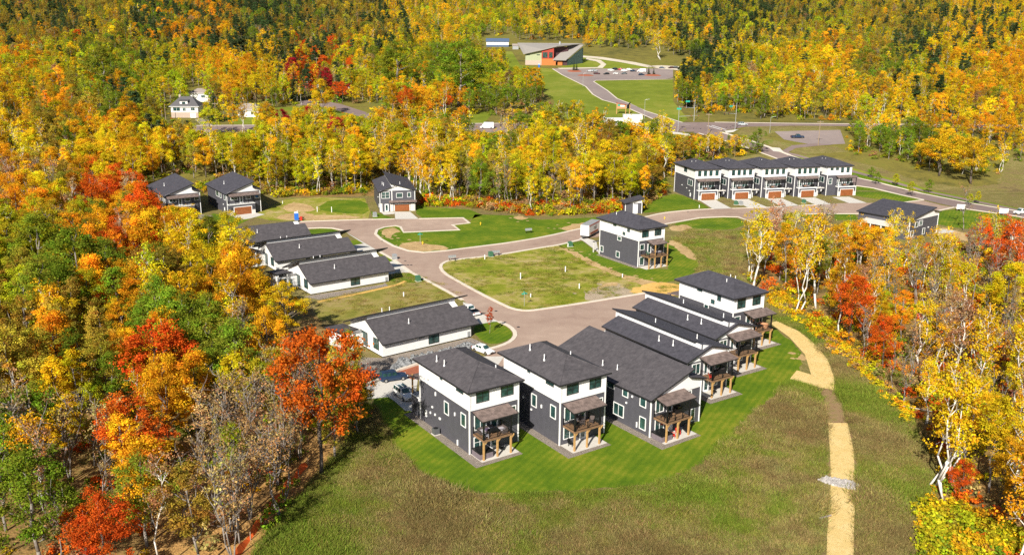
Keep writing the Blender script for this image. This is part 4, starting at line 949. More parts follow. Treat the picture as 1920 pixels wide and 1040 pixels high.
mass_col = bpy.data.collections.new('foliage_sources'); MASS_INDEX = {}
for kd, n in NPRO.items():
    PROTO[kd] = []
    for i in range(n):
        w, P, col = make_tree(kd, 100 * len(kd) + 17 * i + ord(kd[0]))
        PROTO[kd].append((w.mesh(kd + '_wood', BARK[kd], smooth=True), quads_mesh(kd + '_crown', P, col, ['leaf'])))
for kd, n in NPRO.items():
    for i in range(min(n, 3)):
        w, P, col = make_tree(kd, 900 + 31 * i + ord(kd[1]), .42)
        me = quads_mesh(kd + '_mass', P, col, ['leaf_mass', BARK[kd]], extra=w)
        o = bpy.data.objects.new('source_%02d' % len(MASS_INDEX), me); mass_col.objects.link(o)
        MASS_INDEX[(kd, i)] = len(MASS_INDEX)

# autumn colours by letter: (base colour, which kinds of tree wear it, plain words)
PAL = {
    'Y': ((.66, .46, .014), (('aspen', 6), ('maple', 2), ('birch', 3)), 'golden yellow'),
    'L': ((.43, .40, .016), (('broad', 4), ('aspen', 4), ('birch', 1)), 'lime yellow'),
    'O': ((.66, .33, .013), (('maple', 5), ('aspen', 3)), 'orange'),
    'R': ((.62, .115, .012), (('maple', 6), ('broad', 1)), 'red'),
    'C': ((.40, .018, .030), (('maple', 5),), 'crimson'),
    'G': ((.185, .24, .018), (('broad', 6), ('aspen', 2)), 'green'),
    'D': ((.052, .082, .028), (('spruce', 4), ('pine', 4)), 'dark green'),
    'T': ((.36, .265, .030), (('broad', 4), ('aspen', 4), ('maple', 1)), 'dull gold'),
    'B': ((.40, .255, .10), (('bare', 7), ('birch', 2)), 'bare grey'),
}
GRID = """TD DT TY DG OD DT DG TD TD YD YL LG LY YD LD YD DL DL TD LD TY DT YD YD
LO LY GL LD LY YO YD DR LY LG GL GL LY YL YL YD DG LY YL YO TG DL YO OY
YO OT OG LD LT YO YL YC LY OY OG GB GY GY GY GY GY GY YT YT YY YY YO YO
YO YT YO YO YT LY LY YL LY YL YT YG YL YT YT YL OY OB OY OY GY GY YY YY
BO BY OR RO OY YL YT YB YL YL YT YB YL YB YL YT YO YO YO YO GY GY YO YO
LG LG GO OR YL YG YG YG YY YY YO YB OY YB YO YB YB YB BY YO YB YO YY BR
GL LT GO OT YG YG OY YY YY YY YY YB OY YB YO YB YB YB OB BY OB BO YB BR
TO TY OT GO OG GB OY YO YO YY YY YB OY YB YO YB YY BY BY BO OR YO BO BY
TY OY TG OR OG GY YO RO RO YY YY YB OY YB YO YB YY YB OB BO YB BY YB YB
GB TY YO OT OB YB YY RO RO YY YY YB OY YB YO YB YY YB BO YB BO YY BO YO
BG TB OB OR OB BO BB BB RG YY YY YB OY YB YO YB YY YB YB YB RB YY YY YB
BG BO TR OB YB BT BB BB BO YY YY YB OY YB YO YB YY YB YB YB YB YO OB OB
GD BO RB YL YG BB BB BB BB YY YY YB OY YB YO YB YY YB YB YB YB LY LY YO""".split('\n')
GRID = [g.split() for g in GRID]
from mathutils import noise as mnoise
def letter_at(px, py, rng, x, y):
    px += 70 * mnoise.noise((x * .031, y * .031, 7.0)) + rng.gauss(0, 26); py += 45 * mnoise.noise((x * .027, y * .027, 12.0)) + rng.gauss(0, 16)
    c = GRID[min(12, max(0, int(py / 80)))][min(23, max(0, int(px / 80)))]
    k = .05 if y < 420 else .022
    r = .48 + .75 * mnoise.noise((x * k, y * k, 2.0)) + rng.gauss(0, .2)      # neighbours tend to share a colour
    if r < .56: return c[0]
    if r < .88: return c[1]
    return rng.choice('YTLGLBT')
# what the survey photograph shows unobstructed: trees nearer the camera are kept low enough to leave these views open
OPEN = [(708, 648, 1480, 930, 175), (648, 548, 905, 700, 178), (575, 462, 740, 560, 215), (505, 440, 720, 500, 235), (462, 402, 640, 452, 255), (386, 316, 515, 405, 280), (305, 322, 372, 385, 275),
        (690, 316, 800, 415, 281), (515, 400, 1290, 640, 268), (1050, 372, 1320, 640, 240), (1320, 425, 1388, 545, 300), (1262, 296, 1605, 376, 330), (1605, 318, 1700, 382, 350), (1700, 318, 1925, 406, 350), (1728, 368, 1766, 440, 270),
        (1022, 92, 1240, 190, 900), (955, 76, 1092, 126, 900), (1170, 150, 1262, 218, 700), (1262, 196, 1400, 252, 470), (1388, 226, 1500, 240, 470), (1440, 240, 1585, 275, 420), (316, 178, 376, 226, 480), (352, 160, 384, 190, 560),
        (380, 236, 470, 246, 400), (890, 228, 930, 246, 440), (1140, 196, 1215, 226, 470), (905, 68, 960, 90, 1000), (640, 196, 700, 214, 520), (1210, 60, 1262, 110, 700), (1762, 405, 1800, 440, 270), (1425, 262, 1480, 292, 360)]
def fit_height(x, y, h, rpx):
    """largest crown height (m) at this spot that keeps the open views open"""
    bz = tz(x, y); bx, by, s = to_px(x, y, bz)
    for (x0, y0, x1, y1, far) in OPEN:
        if y >= far or bx + rpx * s < x0 or bx - rpx * s > x1: continue
        if by < y0: continue
        top = by - h * s * .97
        if top < y1 and by > y0: h = min(h, max(0, (by - y1) / (s * .97)))
    return h
KNAME = dict(maple='maple_tree', broad='broadleaf_tree', aspen='aspen_tree', birch='birch_tree', bare='bare_tree', spruce='spruce_tree', pine='pine_tree', shrub='shrub')
KWORD = dict(maple='maple', broad='broadleaf tree', aspen='aspen', birch='white trunked birch', bare='leafless tree', spruce='spruce', pine='pine', shrub='shrub')
def jitter(col, rng, k=.2):
    k = max(k, .02)
    v = min(1.45, max(.55, 1 + rng.gauss(0, k)))
    return (max(.01, col[0] * v * (1 + rng.gauss(0, .06))), max(.01, col[1] * v * (1 + rng.gauss(0, .10))), max(.004, col[2] * v), 1)
def plant(kind, x, y, h, col, label, group=None, rng=random, rot=None, wide=1.0, bark=None):
    w, c = PROTO[kind][rng.randrange(len(PROTO[kind]))]
    s = h / (13.0 if kind != 'shrub' else 2.0)
    r = bpy.data.objects.new(KNAME[kind], None); r.empty_display_size = .3; COL.objects.link(r)
    r.location = (x, y, tz(x, y)); r.rotation_euler = (0, 0, rng.uniform(0, 6.28) if rot is None else rot); r.scale = (s * wide, s * wide, s)
    tag(r, label, 'shrub' if kind == 'shrub' else 'tree', group)
    t = bpy.data.objects.new('trunk', w); COL.objects.link(t); t.parent = r
    k = bpy.data.objects.new('crown', c); COL.objects.link(k); k.parent = r; k.color = tuple(col[:3]) + (1,)
    return r
def area_of(poly):
    return abs(sum(poly[i][0] * poly[(i + 1) % len(poly)][1] - poly[(i + 1) % len(poly)][0] * poly[i][1] for i in range(len(poly)))) / 2
BLOCK = [p for n in ('road', 'lawn', 'mown_lawn', 'grass_lot', 'driveway', 'footpath', 'car_park', 'verge', 'side_road', 'gravel_bed') for p in SHEETS.get(n, [])]
def blocked(x, y, polys=None):
    return any(inside(p, x, y) for p in (polys or BLOCK))
def near_house(x, y, m=3.0):
    for r in HOUSES.values():
        c, s = math.cos(-r.rotation_euler.z), math.sin(-r.rotation_euler.z); dx, dy = x - r.location.x, y - r.location.y
        lx, ly = dx * c - dy * s, dx * s + dy * c
        w_ = 20 if r.name.startswith('villa') else 12; l_ = 12 if w_ == 20 else 21
        if -4.5 - m < lx < w_ + m and -3.5 - m < ly < l_ + m: return True
    return False
rng = random.Random(11)
TREES = []                                                    # x, y, height, kind, colour, letter, region
def scatter(region, poly, spacing, hmin, hmax, only=None, exact=None, minh=3.5):
    xs = [p[0] for p in poly]; ys = [p[1] for p in poly]; n = int((max(xs) - min(xs)) * (max(ys) - min(ys)) / spacing ** 2 * 1.25)
    cell = {}; q = spacing * .72
    for _ in range(n):
        x, y = rng.uniform(min(xs), max(xs)), rng.uniform(min(ys), max(ys))
        if abs(x) > .585 * y + 14 or not inside(poly, x, y): continue
        gx, gy = int(x // q), int(y // q)
        if any((x - a) ** 2 + (y - b) ** 2 < q * q for i in (-1, 0, 1) for j in (-1, 0, 1) for a, b in cell.get((gx + i, gy + j), ())): continue
        if blocked(x, y) or near_house(x, y, 1.0) or inside(CLEAR, x, y): continue
        h = rng.uniform(hmin, hmax)
        bx, by, s = to_px(x, y, tz(x, y)); L = letter_at(bx, by - h * s * .6, rng, x, y)
        if only and L not in only: L = rng.choice(only)
        kinds = PAL[L][1]; kind = rng.choices([k for k, _ in kinds], [v for _, v in kinds])[0]
        if region == 'right' and kind in ('aspen', 'maple', 'broad'): kind = rng.choices((kind, 'birch', 'bare'), (2.2, 4.2, 2.6))[0]
        if region in ('north', 'hill') and kind in ('birch', 'bare') and rng.random() < .8: kind = 'aspen' if kind == 'birch' else 'broad'
        if region in ('left', 'slope') and inside(SLOPE, x, y):
            kind = 'bare' if rng.random() < .93 else 'aspen'; h = rng.uniform(11, 16); L = 'B' if kind == 'bare' else 'L'
        if kind in ('spruce', 'pine'): h *= 1.12
        if kind == 'bare': h *= .95
        hh = fit_height(x, y, h, {'aspen': 1.9, 'birch': 1.6, 'bare': 1.2}.get(kind, 2.8) * h / 13)
        if hh < minh: continue
        cell.setdefault((gx, gy), []).append((x, y))
        TREES.append((x, y, hh, kind, jitter(PAL[L][0], rng), L, region, s * hh))
W_LEFT = px_poly([(-120, 1110), (440, 1110), (500, 1000), (545, 935), (610, 862), (655, 805), (680, 750), (655, 712), (635, 690), (600, 640), (560, 600), (505, 555), (455, 505), (415, 470), (380, 448), (330, 432), (255, 420), (235, 398), (-250, 420)])
W_RIGHT = px_poly([(1402, 512), (1440, 480), (1500, 472), (1600, 474), (1700, 474), (1762, 456), (1862, 468), (2080, 455), (2150, 1110), (1725, 1110), (1740, 955), (1760, 905), (1755, 845), (1712, 780), (1655, 720), (1580, 648), (1520, 600), (1475, 555), (1412, 545)])
W_BELT = px_poly([(-300, 418), (230, 396), (262, 372), (276, 352), (310, 338), (420, 338), (505, 362), (530, 368), (690, 364), (700, 352), (786, 362), (802, 384), (870, 384), (950, 395), (1010, 402), (1110, 398), (1205, 392), (1236, 368), (1258, 346), (1272, 318), (1330, 304), (1430, 286), (1420, 272), (1380, 262), (1300, 254), (1060, 253), (880, 253), (690, 252), (380, 252), (-300, 264)])
W_EAST = px_poly([(1590, 286), (1640, 300), (1690, 302), (1730, 328), (1800, 346), (1868, 342), (1885, 305), (2050, 300), (2050, 242), (1590, 243), (1582, 262)])
W_NW = px_poly([(-350, 232), (250, 230), (330, 226), (376, 228), (440, 226), (560, 205), (612, 198), (690, 224), (870, 220), (940, 222), (1030, 214), (1036, 196), (1000, 165), (958, 132), (935, 100), (880, 92), (-350, 92)])
W_NE = px_poly([(1285, 222), (1500, 226), (2050, 231), (2050, 100), (1300, 100), (1300, 122), (1330, 134), (1300, 138), (1268, 146), (1268, 190)])
CLEAR = px_poly([(1690, 1110), (1722, 962), (1760, 935), (1800, 940), (1850, 965), (1885, 1010), (1895, 1110)])
SLOPE = px_poly([(400, 1110), (385, 930), (430, 800), (500, 765), (585, 790), (640, 830), (560, 935), (500, 1005), (440, 1110)])
scatter('slope', SLOPE, 3.6, 11, 16); scatter('left', W_LEFT, 4.2, 10.5, 17); scatter('right', W_RIGHT, 4.7, 9.5, 16); scatter('belt', W_BELT, 4.7, 11, 17.5); scatter('east', W_EAST, 5.4, 8, 13, 'YOYG')
scatter('north', W_NW, 6.2, 9, 15.5, minh=4); scatter('north', W_NE, 6.2, 9, 15, minh=4)
FARP = [(-900, 790), (8, 800), (30, 830), (120, 790), (165, 690), (480, 690), (900, 790), (1000, 1650), (-1000, 1650)]
scatter('hill', [Vector((a, b, 0)) for a, b in FARP], 7.3, 8, 16, minh=4)
# hand-placed trees that stand out in the photograph: kind, base px, crown-top py, letter, width, label
HERO = [
    ('maple', 602, 888, 592, 'R', .92, 'tall orange red maple beside the parking bay of the nearest house'),
    ('maple', 652, 820, 664, 'O', 1.0, 'orange maple between the tall orange red maple and the parked cars'),
    ('broad', 672, 812, 712, 'G', 1.2, 'low dark green tree at the corner of the mown lawn'),
    ('broad', 628, 858, 705, 'T', 1.0, 'dull gold tree under the tall orange red maple'),
    ('broad', 655, 728, 615, 'T', 1.0, 'olive tree at the woodland end of the nearest villa'),
    ('maple', 262, 905, 728, 'R', 1.35, 'wide flame red and orange maple low in the left wood'),
    ('maple', 275, 470, 338, 'R', .95, 'bright red maple in front of the half hidden garage house'),
    ('maple', 262, 540, 418, 'O', 1.0, 'vivid orange maple just below the bright red one'),
    ('maple', 165, 1060, 930, 'R', 1.1, 'dark red maple at the bottom left above the lime bushes'),
    ('maple', 340, 745, 618, 'R', 1.1, 'deep red maple in the middle of the left wood'),
    ('maple', 195, 640, 548, 'R', 1.0, 'red orange maple with a flat top among green trees'),
    ('maple', 505, 720, 562, 'O', .85, 'slender golden orange maple in front of the white villas'),
    ('broad', 540, 640, 528, 'Y', 1.2, 'round golden tree covering the end of the white villa'),
    ('broad', 440, 505, 398, 'Y', 1.15, 'spreading yellow green tree at the end of the villa roofs'),
    ('aspen', 450, 800, 652, 'Y', 1.35, 'large bright yellow tree above the grey saplings'),
    ('aspen', 120, 880, 730, 'Y', 1.5, 'broad yellow birch like tree near the left edge'),
    ('broad', 60, 780, 640, 'Y', 1.3, 'dull gold tree at the left edge of the wood'),
    ('broad', 80, 560, 405, 'G', 1.3, 'large green tree at the left edge, not yet turned'),
    ('broad', 150, 590, 420, 'G', 1.2, 'second large green tree at left, with yellow tips'),
    ('birch', 1410, 545, 395, 'Y', .9, 'tall straight birch at the corner of the rough field'),
    ('birch', 1497, 588, 420, 'Y', .9, 'leaning white birch nearest the last tall house'),
    ('birch', 1530, 578, 410, 'B', 1.3, 'forked bare birch with wide white limbs'),
    ('maple', 1592, 640, 508, 'R', 1.1, 'scarlet maple with layered branches among the right birches'),
    ('maple', 1655, 690, 585, 'R', 1.0, 'red orange maple around a grey trunk on the right'),
    ('birch', 1745, 915, 690, 'Y', 1.0, 'leftmost of three white birches at the bend of the right wood'),
    ('birch', 1768, 932, 680, 'Y', .9, 'middle of three white birches at the bend of the right wood'),
    ('birch', 1793, 920, 700, 'B', 1.0, 'forked white birch, rightmost of the three at the bend'),
    ('maple', 1800, 935, 850, 'R', 1.0, 'low scarlet maple behind the white birches'),
    ('maple', 1890, 960, 810, 'O', .9, 'orange maple at the right edge of the wood'),
    ('broad', 1810, 860, 700, 'Y', 1.2, 'broad yellow tree over the red undergrowth on the right'),
    ('broad', 1625, 500, 415, 'O', 1.2, 'golden brown oak in front of the large dark house'),
    ('bare', 1806, 432, 350, 'B', 1.2, 'bare white many stemmed tree beside the boulevard lawn'),
    ('maple', 1845, 436, 400, 'Y', 1.0, 'small round golden tree on the boulevard lawn'),
    ('spruce', 553, 190, 128, 'D', 1.1, 'dark spruce beside the far driveway'),
    ('spruce', 403, 228, 175, 'D', 1.4, 'broad dark spruce beside the far white house'),
    ('maple', 612, 180, 127, 'C', 1.1, 'crimson maple beside the far dark roofed house'),
    ('maple', 548, 160, 108, 'C', 1.2, 'dusky crimson tree behind the far dark spruce'),
    ('broad', 604, 216, 152, 'Y', 1.2, 'golden tree alone on the far lawn beside the bend'),
    ('maple', 762, 220, 160, 'R', .9, 'red orange tree beyond the main road at the green wood'),
    ('maple', 838, 212, 172, 'R', .9, 'small bright red maple at the edge of the far lawn'),
    ('maple', 150, 90, 56, 'R', 1.4, 'bright red maple far up the left hillside'),
    ('maple', 425, 118, 76, 'O', .8, 'narrow orange tree beside a dark far pine'),
    ('pine', 453, 122, 52, 'D', 1.1, 'tall dark pine above the far left houses'),
    ('broad', 200, 178, 92, 'G', 1.6, 'large round dark green tree beyond the main road at left'),
    ('birch', 1238, 112, 62, 'B', 1.2, 'bare white tree standing before dark pines on the hill'),
    ('broad', 745, 180, 82, 'G', 1.3, 'tall green tree left of the far visitor centre'),
    ('broad', 860, 200, 84, 'G', 1.5, 'large dense green tree beside the visitor centre lawn'),
    ('aspen', 1005, 192, 130, 'O', 1.3, 'orange yellow tree on the near edge of the visitor centre lawn'),
    ('aspen', 968, 175, 125, 'L', .9, 'pale slim tree on the visitor centre lawn'),
    ('maple', 1820, 345, 255, 'Y', 1.5, 'wide golden tree beyond the boulevard, nearest the pasture'),
    ('maple', 1760, 330, 240, 'Y', 1.5, 'wide golden tree beyond the boulevard, left of the widest one'),
]
hr = random.Random(5)
for kd, px, py, top, L, wd, lab in HERO:
    g = at(px, py); s = to_px(g.x, g.y, g.z)[2]; h = (py - top) / (s * .965)
    c = jitter(PAL[L][0], hr, .05)
    if kd == 'birch': c = jitter(PAL['Y'][0], hr, .05)
    r = plant(kd, g.x, g.y, h, c, lab, None, hr, wide=wd)
    TREES = [t for t in TREES if (t[0] - g.x) ** 2 + (t[1] - g.y) ** 2 > (h * .17 * wd) ** 2 and not (kd in ('maple', 'broad') and t[1] < g.y and abs(t[0] / t[1] - g.x / g.y) * g.y < h * .12 and t[1] > g.y - 9 and t[7] > s * h * .55)]
# young street trees with bare stems
for px, py, top, L, lab in ((918, 625, 572, 'R', 'small red maple on the corner lawn'), (1634, 335, 312, 'G', 'young green street tree by the boulevard, nearest the townhouses'), (1642, 347, 322, 'G', 'young green street tree on the near boulevard verge'),
                            (1679, 350, 325, 'L', 'young yellow green street tree on the far verge, second along'), (1710, 368, 340, 'L', 'young street tree with yellow tip near the side turning'),
                            (1742, 362, 335, 'G', 'rounded young green street tree on the far verge, third along'), (1833, 382, 358, 'L', 'young green and yellow street tree farthest along the boulevard'), (1818, 385, 362, 'L', 'slim yellow green street tree on the boulevard verge')):
    g = at(px, py); s = to_px(g.x, g.y, g.z)[2]; h = (py - top) / (s * .965); kd = 'aspen' if L == 'R' else 'maple'
    plant(kd, g.x, g.y, h, (.50, .10, .035) if L == 'R' else jitter(PAL[L][0], hr, .05), lab, None, hr, wide=.8 if L == 'R' else 1.0)
# the trees that show largest are objects of their own; the rest is one mass
TREES.sort(key=lambda t: -t[7]); count = {}; REST = []; KEEP = []
LIMIT = dict(maple=190, broad=130, aspen=240, birch=110, bare=110, spruce=50, pine=40)
for t in TREES:
    x, y, h, kind, col, L, reg, sz = t
    if count.get(kind, 0) >= LIMIT[kind] or reg == 'hill': REST.append(t); continue
    count[kind] = count.get(kind, 0) + 1
    bx, by, sc_ = to_px(x, y, tz(x, y)); KEEP.append((t, bx, by - h * sc_ * .55))
LM = [('the nearest villa', 790, 620), ('the middle villas', 600, 490), ('the pair of garage houses', 390, 370), ('the clerestory house', 735, 360), ('the lone house', 1185, 450), ('the townhouse row', 1430, 345), ('the large dark house', 1690, 410), ('the last tall house', 1350, 560), ('the straw path bend', 1560, 700), ('the lower straw path', 1590, 950),
      ('the nearest tall house', 800, 760), ('the orange silt fence', 520, 960), ('the flame red maple', 262, 800), ('the bright red maple', 275, 400), ('the large green trees', 90, 480), ('the deep red maple', 340, 690), ('the bottom red maple', 165, 990), ('the scarlet maple', 1592, 570), ('the three white birches', 1770, 800), ('the orange edge maple', 1890, 870),
      ('the dormer house', 345, 205), ('the visitor centre', 1030, 100), ('the far car park', 1170, 140), ('the signalled junction', 1330, 240), ('the gravel lot', 1500, 258), ('the camper van', 912, 238), ('the park sign', 1170, 205), ('the dark utility pole', 380, 270), ('the boulevard', 1780, 370), ('the street stub', 800, 415), ('the far dark spruce', 553, 160), ('the far bright red maple', 150, 70),
      ('the round far green tree', 200, 130), ('the empty plot', 600, 385), ('the white box store', 1185, 222), ('the arched entry house', 460, 205), ('the pump shed', 1190, 390), ('the white SUV', 757, 735), ('the green wood by the centre', 800, 130), ('the right pasture', 1890, 320), ('the brick house', 588, 152), ('the tall orange red maple', 612, 720), ('the dull gold tree', 60, 710)]
ORD = 'first second third fourth fifth sixth seventh eighth ninth tenth eleventh twelfth thirteenth fourteenth fifteenth sixteenth seventeenth eighteenth nineteenth twentieth'.split()
labels = {}
hs = sorted(k[0][2] for k in KEEP); lo_, hi_ = hs[len(hs) // 3], hs[2 * len(hs) // 3]
for t, bx, by in KEEP:
    nm, lx, ly = min(LM, key=lambda q: (q[1] - bx) ** 2 + ((q[2] - by) * 1.2) ** 2); dx, dy = bx - lx, by - ly
    d = math.hypot(dx, dy); side = ('right of' if dx > 0 else 'left of') if abs(dx) > abs(dy) * 1.1 else ('below' if dy > 0 else 'above')
    if 'below' == side and abs(dx) > 25: side = 'below and ' + ('right of' if dx > 0 else 'left of')
    elif 'above' == side and abs(dx) > 25: side = 'above and ' + ('right of' if dx > 0 else 'left of')
    sz = 'short ' if t[2] < lo_ else 'tall ' if t[2] > hi_ else ''
    cw = PAL[t[5]][2] if t[3] != 'bare' else 'thin grey'
    if t[3] in ('spruce', 'pine'): cw = 'dark green'
    labels.setdefault('%s%s %s %s%s %s' % (sz, cw, KWORD[t[3]], 'close ' if d < 45 else 'far ' if d > 120 else '', side, nm), []).append((bx, t, cw + ' ' + KWORD[t[3]]))
for lab, ms in labels.items():
    ms.sort(key=lambda q: q[0])
    for i, (bx, t, gr) in enumerate(ms):
        l2 = lab if len(ms) == 1 else lab + ', ' + (ORD[i] + ' from left' if i < 20 else ORD[len(ms) - 1 - i] + ' from right')
        words_ = l2.split()
        if len(words_) > 16: l2 = l2.replace('thin grey leafless', 'leafless').replace('white trunked ', '').replace('golden yellow', 'golden').replace('lime yellow', 'lime').replace('dull gold', 'olive').replace('dark green', 'dark')
        plant(t[3], t[0], t[1], t[2], t[4], l2, gr + ' trees' if 'tree' not in gr else gr + 's', rng, wide=rng.uniform(.88, 1.15))

def mass(name, items):
    """one object: points that instance a foliage source each"""
    n = len(items); me = bpy.data.meshes.new(name)
    me.vertices.add(n); me.vertices.foreach_set('co', np.array([i[0] for i in items], float).ravel())
    a = me.attributes.new('tint', 'FLOAT_COLOR', 'POINT'); a.data.foreach_set('color', np.array([i[1] for i in items], np.float32).ravel())
    a = me.attributes.new('pick', 'INT', 'POINT'); a.data.foreach_set('value', np.array([i[2] for i in items], np.int32))
    a = me.attributes.new('size', 'FLOAT_VECTOR', 'POINT'); a.data.foreach_set('vector', np.array([i[3] for i in items], np.float32).ravel())
    a = me.attributes.new('turn', 'FLOAT_VECTOR', 'POINT'); a.data.foreach_set('vector', np.array([(0, 0, i[4]) for i in items], np.float32).ravel())
    o = bpy.data.objects.new(name, me); COL.objects.link(o); o['kind'] = 'stuff'
    ng = bpy.data.node_groups.new(name, 'GeometryNodeTree')
    ng.interface.new_socket('Geometry', in_out='INPUT', socket_type='NodeSocketGeometry'); ng.interface.new_socket('Geometry', in_out='OUTPUT', socket_type='NodeSocketGeometry')
    N, L = ng.nodes, ng.links
    gi, go = N.new('NodeGroupInput'), N.new('NodeGroupOutput'); ci = N.new('GeometryNodeCollectionInfo'); ci.inputs[0].default_value = mass_col; ci.inputs[1].default_value = True; ci.inputs[2].default_value = True
    ip = N.new('GeometryNodeInstanceOnPoints'); ip.inputs['Pick Instance'].default_value = True
    def named(nm, dt):
        k = N.new('GeometryNodeInputNamedAttribute'); k.data_type = dt; k.inputs[0].default_value = nm; return k.outputs[0]
    L.new(gi.outputs[0], ip.inputs['Points']); L.new(ci.outputs[0], ip.inputs['Instance']); L.new(named('pick', 'INT'), ip.inputs['Instance Index'])
    L.new(named('size', 'FLOAT_VECTOR'), ip.inputs['Scale']); L.new(named('turn', 'FLOAT_VECTOR'), ip.inputs['Rotation']); L.new(ip.outputs[0], go.inputs[0])
    mod = o.modifiers.new('scatter', 'NODES'); mod.node_group = ng
    return o
def item(kind, x, y, h, col, wide=1.0):
    s = h / (13.0 if kind != 'shrub' else 2.0); k = MASS_INDEX[(kind, rng.randrange(min(NPRO[kind], 3)))]
    return ((x, y, tz(x, y)), tuple(col[:3]) + (1,), k, (s * wide, s * wide, s), rng.uniform(0, 6.28))
mass('forest', [item(k, x, y, h, c, rng.uniform(.9, 1.2)) for (x, y, h, k, c, L, reg, sz) in REST])
# undergrowth below the trees
UG = []
def under(poly, n, h0, h1, letters):
    xs = [p[0] for p in poly]; ys = [p[1] for p in poly]
    for _ in range(n * 6):
        x, y = rng.uniform(min(xs), max(xs)), rng.uniform(min(ys), max(ys))
        if abs(x) > .6 * y + 10 or not inside(poly, x, y) or blocked(x, y) or near_house(x, y, .5): continue
        h = fit_height(x, y, rng.uniform(h0, h1), .8)
        if h < .5: continue
        UG.append(item('shrub', x, y, h, jitter(PAL[rng.choice(letters)][0], rng), rng.uniform(.9, 1.4)))
        n -= 1
        if n <= 0: break
under(W_LEFT, 900, .8, 2.4, 'YOGBLBRGB'); under(W_RIGHT, 1300, .8, 2.6, 'YYOLGBRROT'); under(W_BELT, 2400, 1.0, 3.4, 'YGLTBGB'); under(px_poly([(270, 402), (276, 372), (500, 366), (530, 371), (690, 367), (700, 350), (530, 350), (480, 340), (260, 350)]), 260, 1, 3, 'YGLTB'); under(px_poly([(790, 388), (870, 388), (950, 399), (1010, 406), (1110, 403), (1215, 395), (1262, 350), (1240, 350), (1200, 380), (1000, 388), (800, 370)]), 320, 1, 3, 'YGLTBR'); under(W_EAST, 400, .8, 2.5, 'YGLB'); under(W_NE, 1500, 1.5, 4, 'YOGL'); under(W_NW, 2200, 1.5, 4, 'YGLB'); under([Vector((a, b, 0)) for a, b in FARP], 3000, 2, 5, 'YGLO')
under(px_poly([(1725, 1110), (1732, 950), (1800, 960), (1900, 1000), (2000, 1110)]), 260, 1.0, 2.4, 'LLLGYL'); under(px_poly([(1440, 548), (1475, 552), (1525, 602), (1590, 655), (1660, 722), (1720, 790), (1700, 800), (1640, 730), (1560, 660), (1500, 610), (1440, 570)]), 220, .7, 1.8, 'YYOYLB')
under(px_poly([(790, 384), (870, 386), (950, 398), (1000, 406), (1000, 398), (900, 378), (800, 372)]), 90, 1.0, 2.2, 'RRRCO')
mass('undergrowth', UG)
# rough meadow grass
tuft_rng = np.random.default_rng(3)
for k in range(4):
    n = 80; base = tuft_rng.normal(0, .42, (n, 2)); hgt = tuft_rng.uniform(.2, .6, n); ln = tuft_rng.normal(0, .28, (n, 2)); wd = tuft_rng.uniform(.012, .028, n); th = tuft_rng.uniform(0, 6.28, n)
    P = np.zeros((n, 4, 3))
    for i in range(n):
        d = np.array([math.cos(th[i]), math.sin(th[i])]) * wd[i]; b = base[i]; t = b + ln[i]
        P[i] = [(*(b - d), -.05), (*(b + d), -.05), (*(t + d * .3), hgt[i]), (*(t - d * .3), hgt[i])]
    b = tuft_rng.normal(1, .25, n); o = bpy.data.objects.new('source_%02d' % len(MASS_INDEX), quads_mesh('grass_tuft', P, np.stack([b, b, b], 1).clip(.4, 1.7), ['leaf_mass'])); mass_col.objects.link(o); MASS_INDEX[('tuft', k)] = len(MASS_INDEX)
MG = []
RIPRAP = px_poly([(1526, 899), (1549, 888), (1600, 896), (1622, 914), (1616, 932), (1560, 926), (1530, 910)])
R1 = px_poly([(440, 1100), (500, 1000), (560, 930), (625, 860), (672, 800), (700, 760), (735, 836), (790, 893), (850, 925), (930, 930), (1020, 926), (1130, 920), (1230, 909), (1300, 885), (1350, 849), (1388, 803), (1424, 768), (1458, 745), (1484, 712), (1534, 728), (1552, 794), (1556, 860), (1556, 950), (1550, 1100)])
R2 = px_poly([(1602, 1100), (1604, 946), (1605, 902), (1600, 841), (1590, 792), (1568, 731), (1564, 700), (1550, 670), (1530, 645), (1495, 618), (1455, 598), (1440, 575), (1475, 562), (1512, 604), (1572, 655), (1640, 722), (1700, 785), (1745, 850), (1750, 905), (1735, 950), (1720, 1100)])
R3 = px_poly([(1262, 448), (1300, 470), (1310, 490), (1300, 530), (1380, 540), (1402, 538), (1400, 505), (1440, 475), (1500, 470), (1440, 430), (1370, 434), (1290, 430)])
tr = random.Random(8)
def meadow_col(x, y):
    v = mnoise.noise((x * .06, y * .06, 3)) + .5 * mnoise.noise((x * .25, y * .25, 9)) + tr.gauss(0, .22)
    if v < -.3: c = (.245, .185, .07)
    elif v < -.02: c = (.36, .285, .11)
    elif v < .3: c = (.265, .26, .055)
    else: c = (.19, .25, .03)
    return jitter(c, tr, .15)
for poly, n in ((R1, 15000), (R2, 9000), (R3, 2500)):
    xs = [p[0] for p in poly]; ys = [p[1] for p in poly]; k = 0
    for _ in range(n * 5):
        x, y = tr.uniform(min(xs), max(xs)), tr.uniform(min(ys), max(ys))
        if not inside(poly, x, y) or abs(x) > .6 * y + 5: continue
        if poly is R3 and blocked(x, y): continue
        if any(inside(q, x + a_, y) for q in (STRAW_A, STRAW_B, SOIL_P) for a_ in (-.75, 0, .75)): continue
        if inside(RIPRAP, x, y): continue
        pv = mnoise.noise((x * .09, y * .09, 1)) + .6 * mnoise.noise((x * .3, y * .3, 5)); s = tr.uniform(.55, 1.2) * (.8 + 1.0 * max(0, pv))
        MG.append(((x, y, .01), meadow_col(x, y), MASS_INDEX[('tuft', tr.randrange(4))], (s * 1.2, s * 1.2, s), tr.uniform(0, 6.28))); k += 1
        if k >= n: break
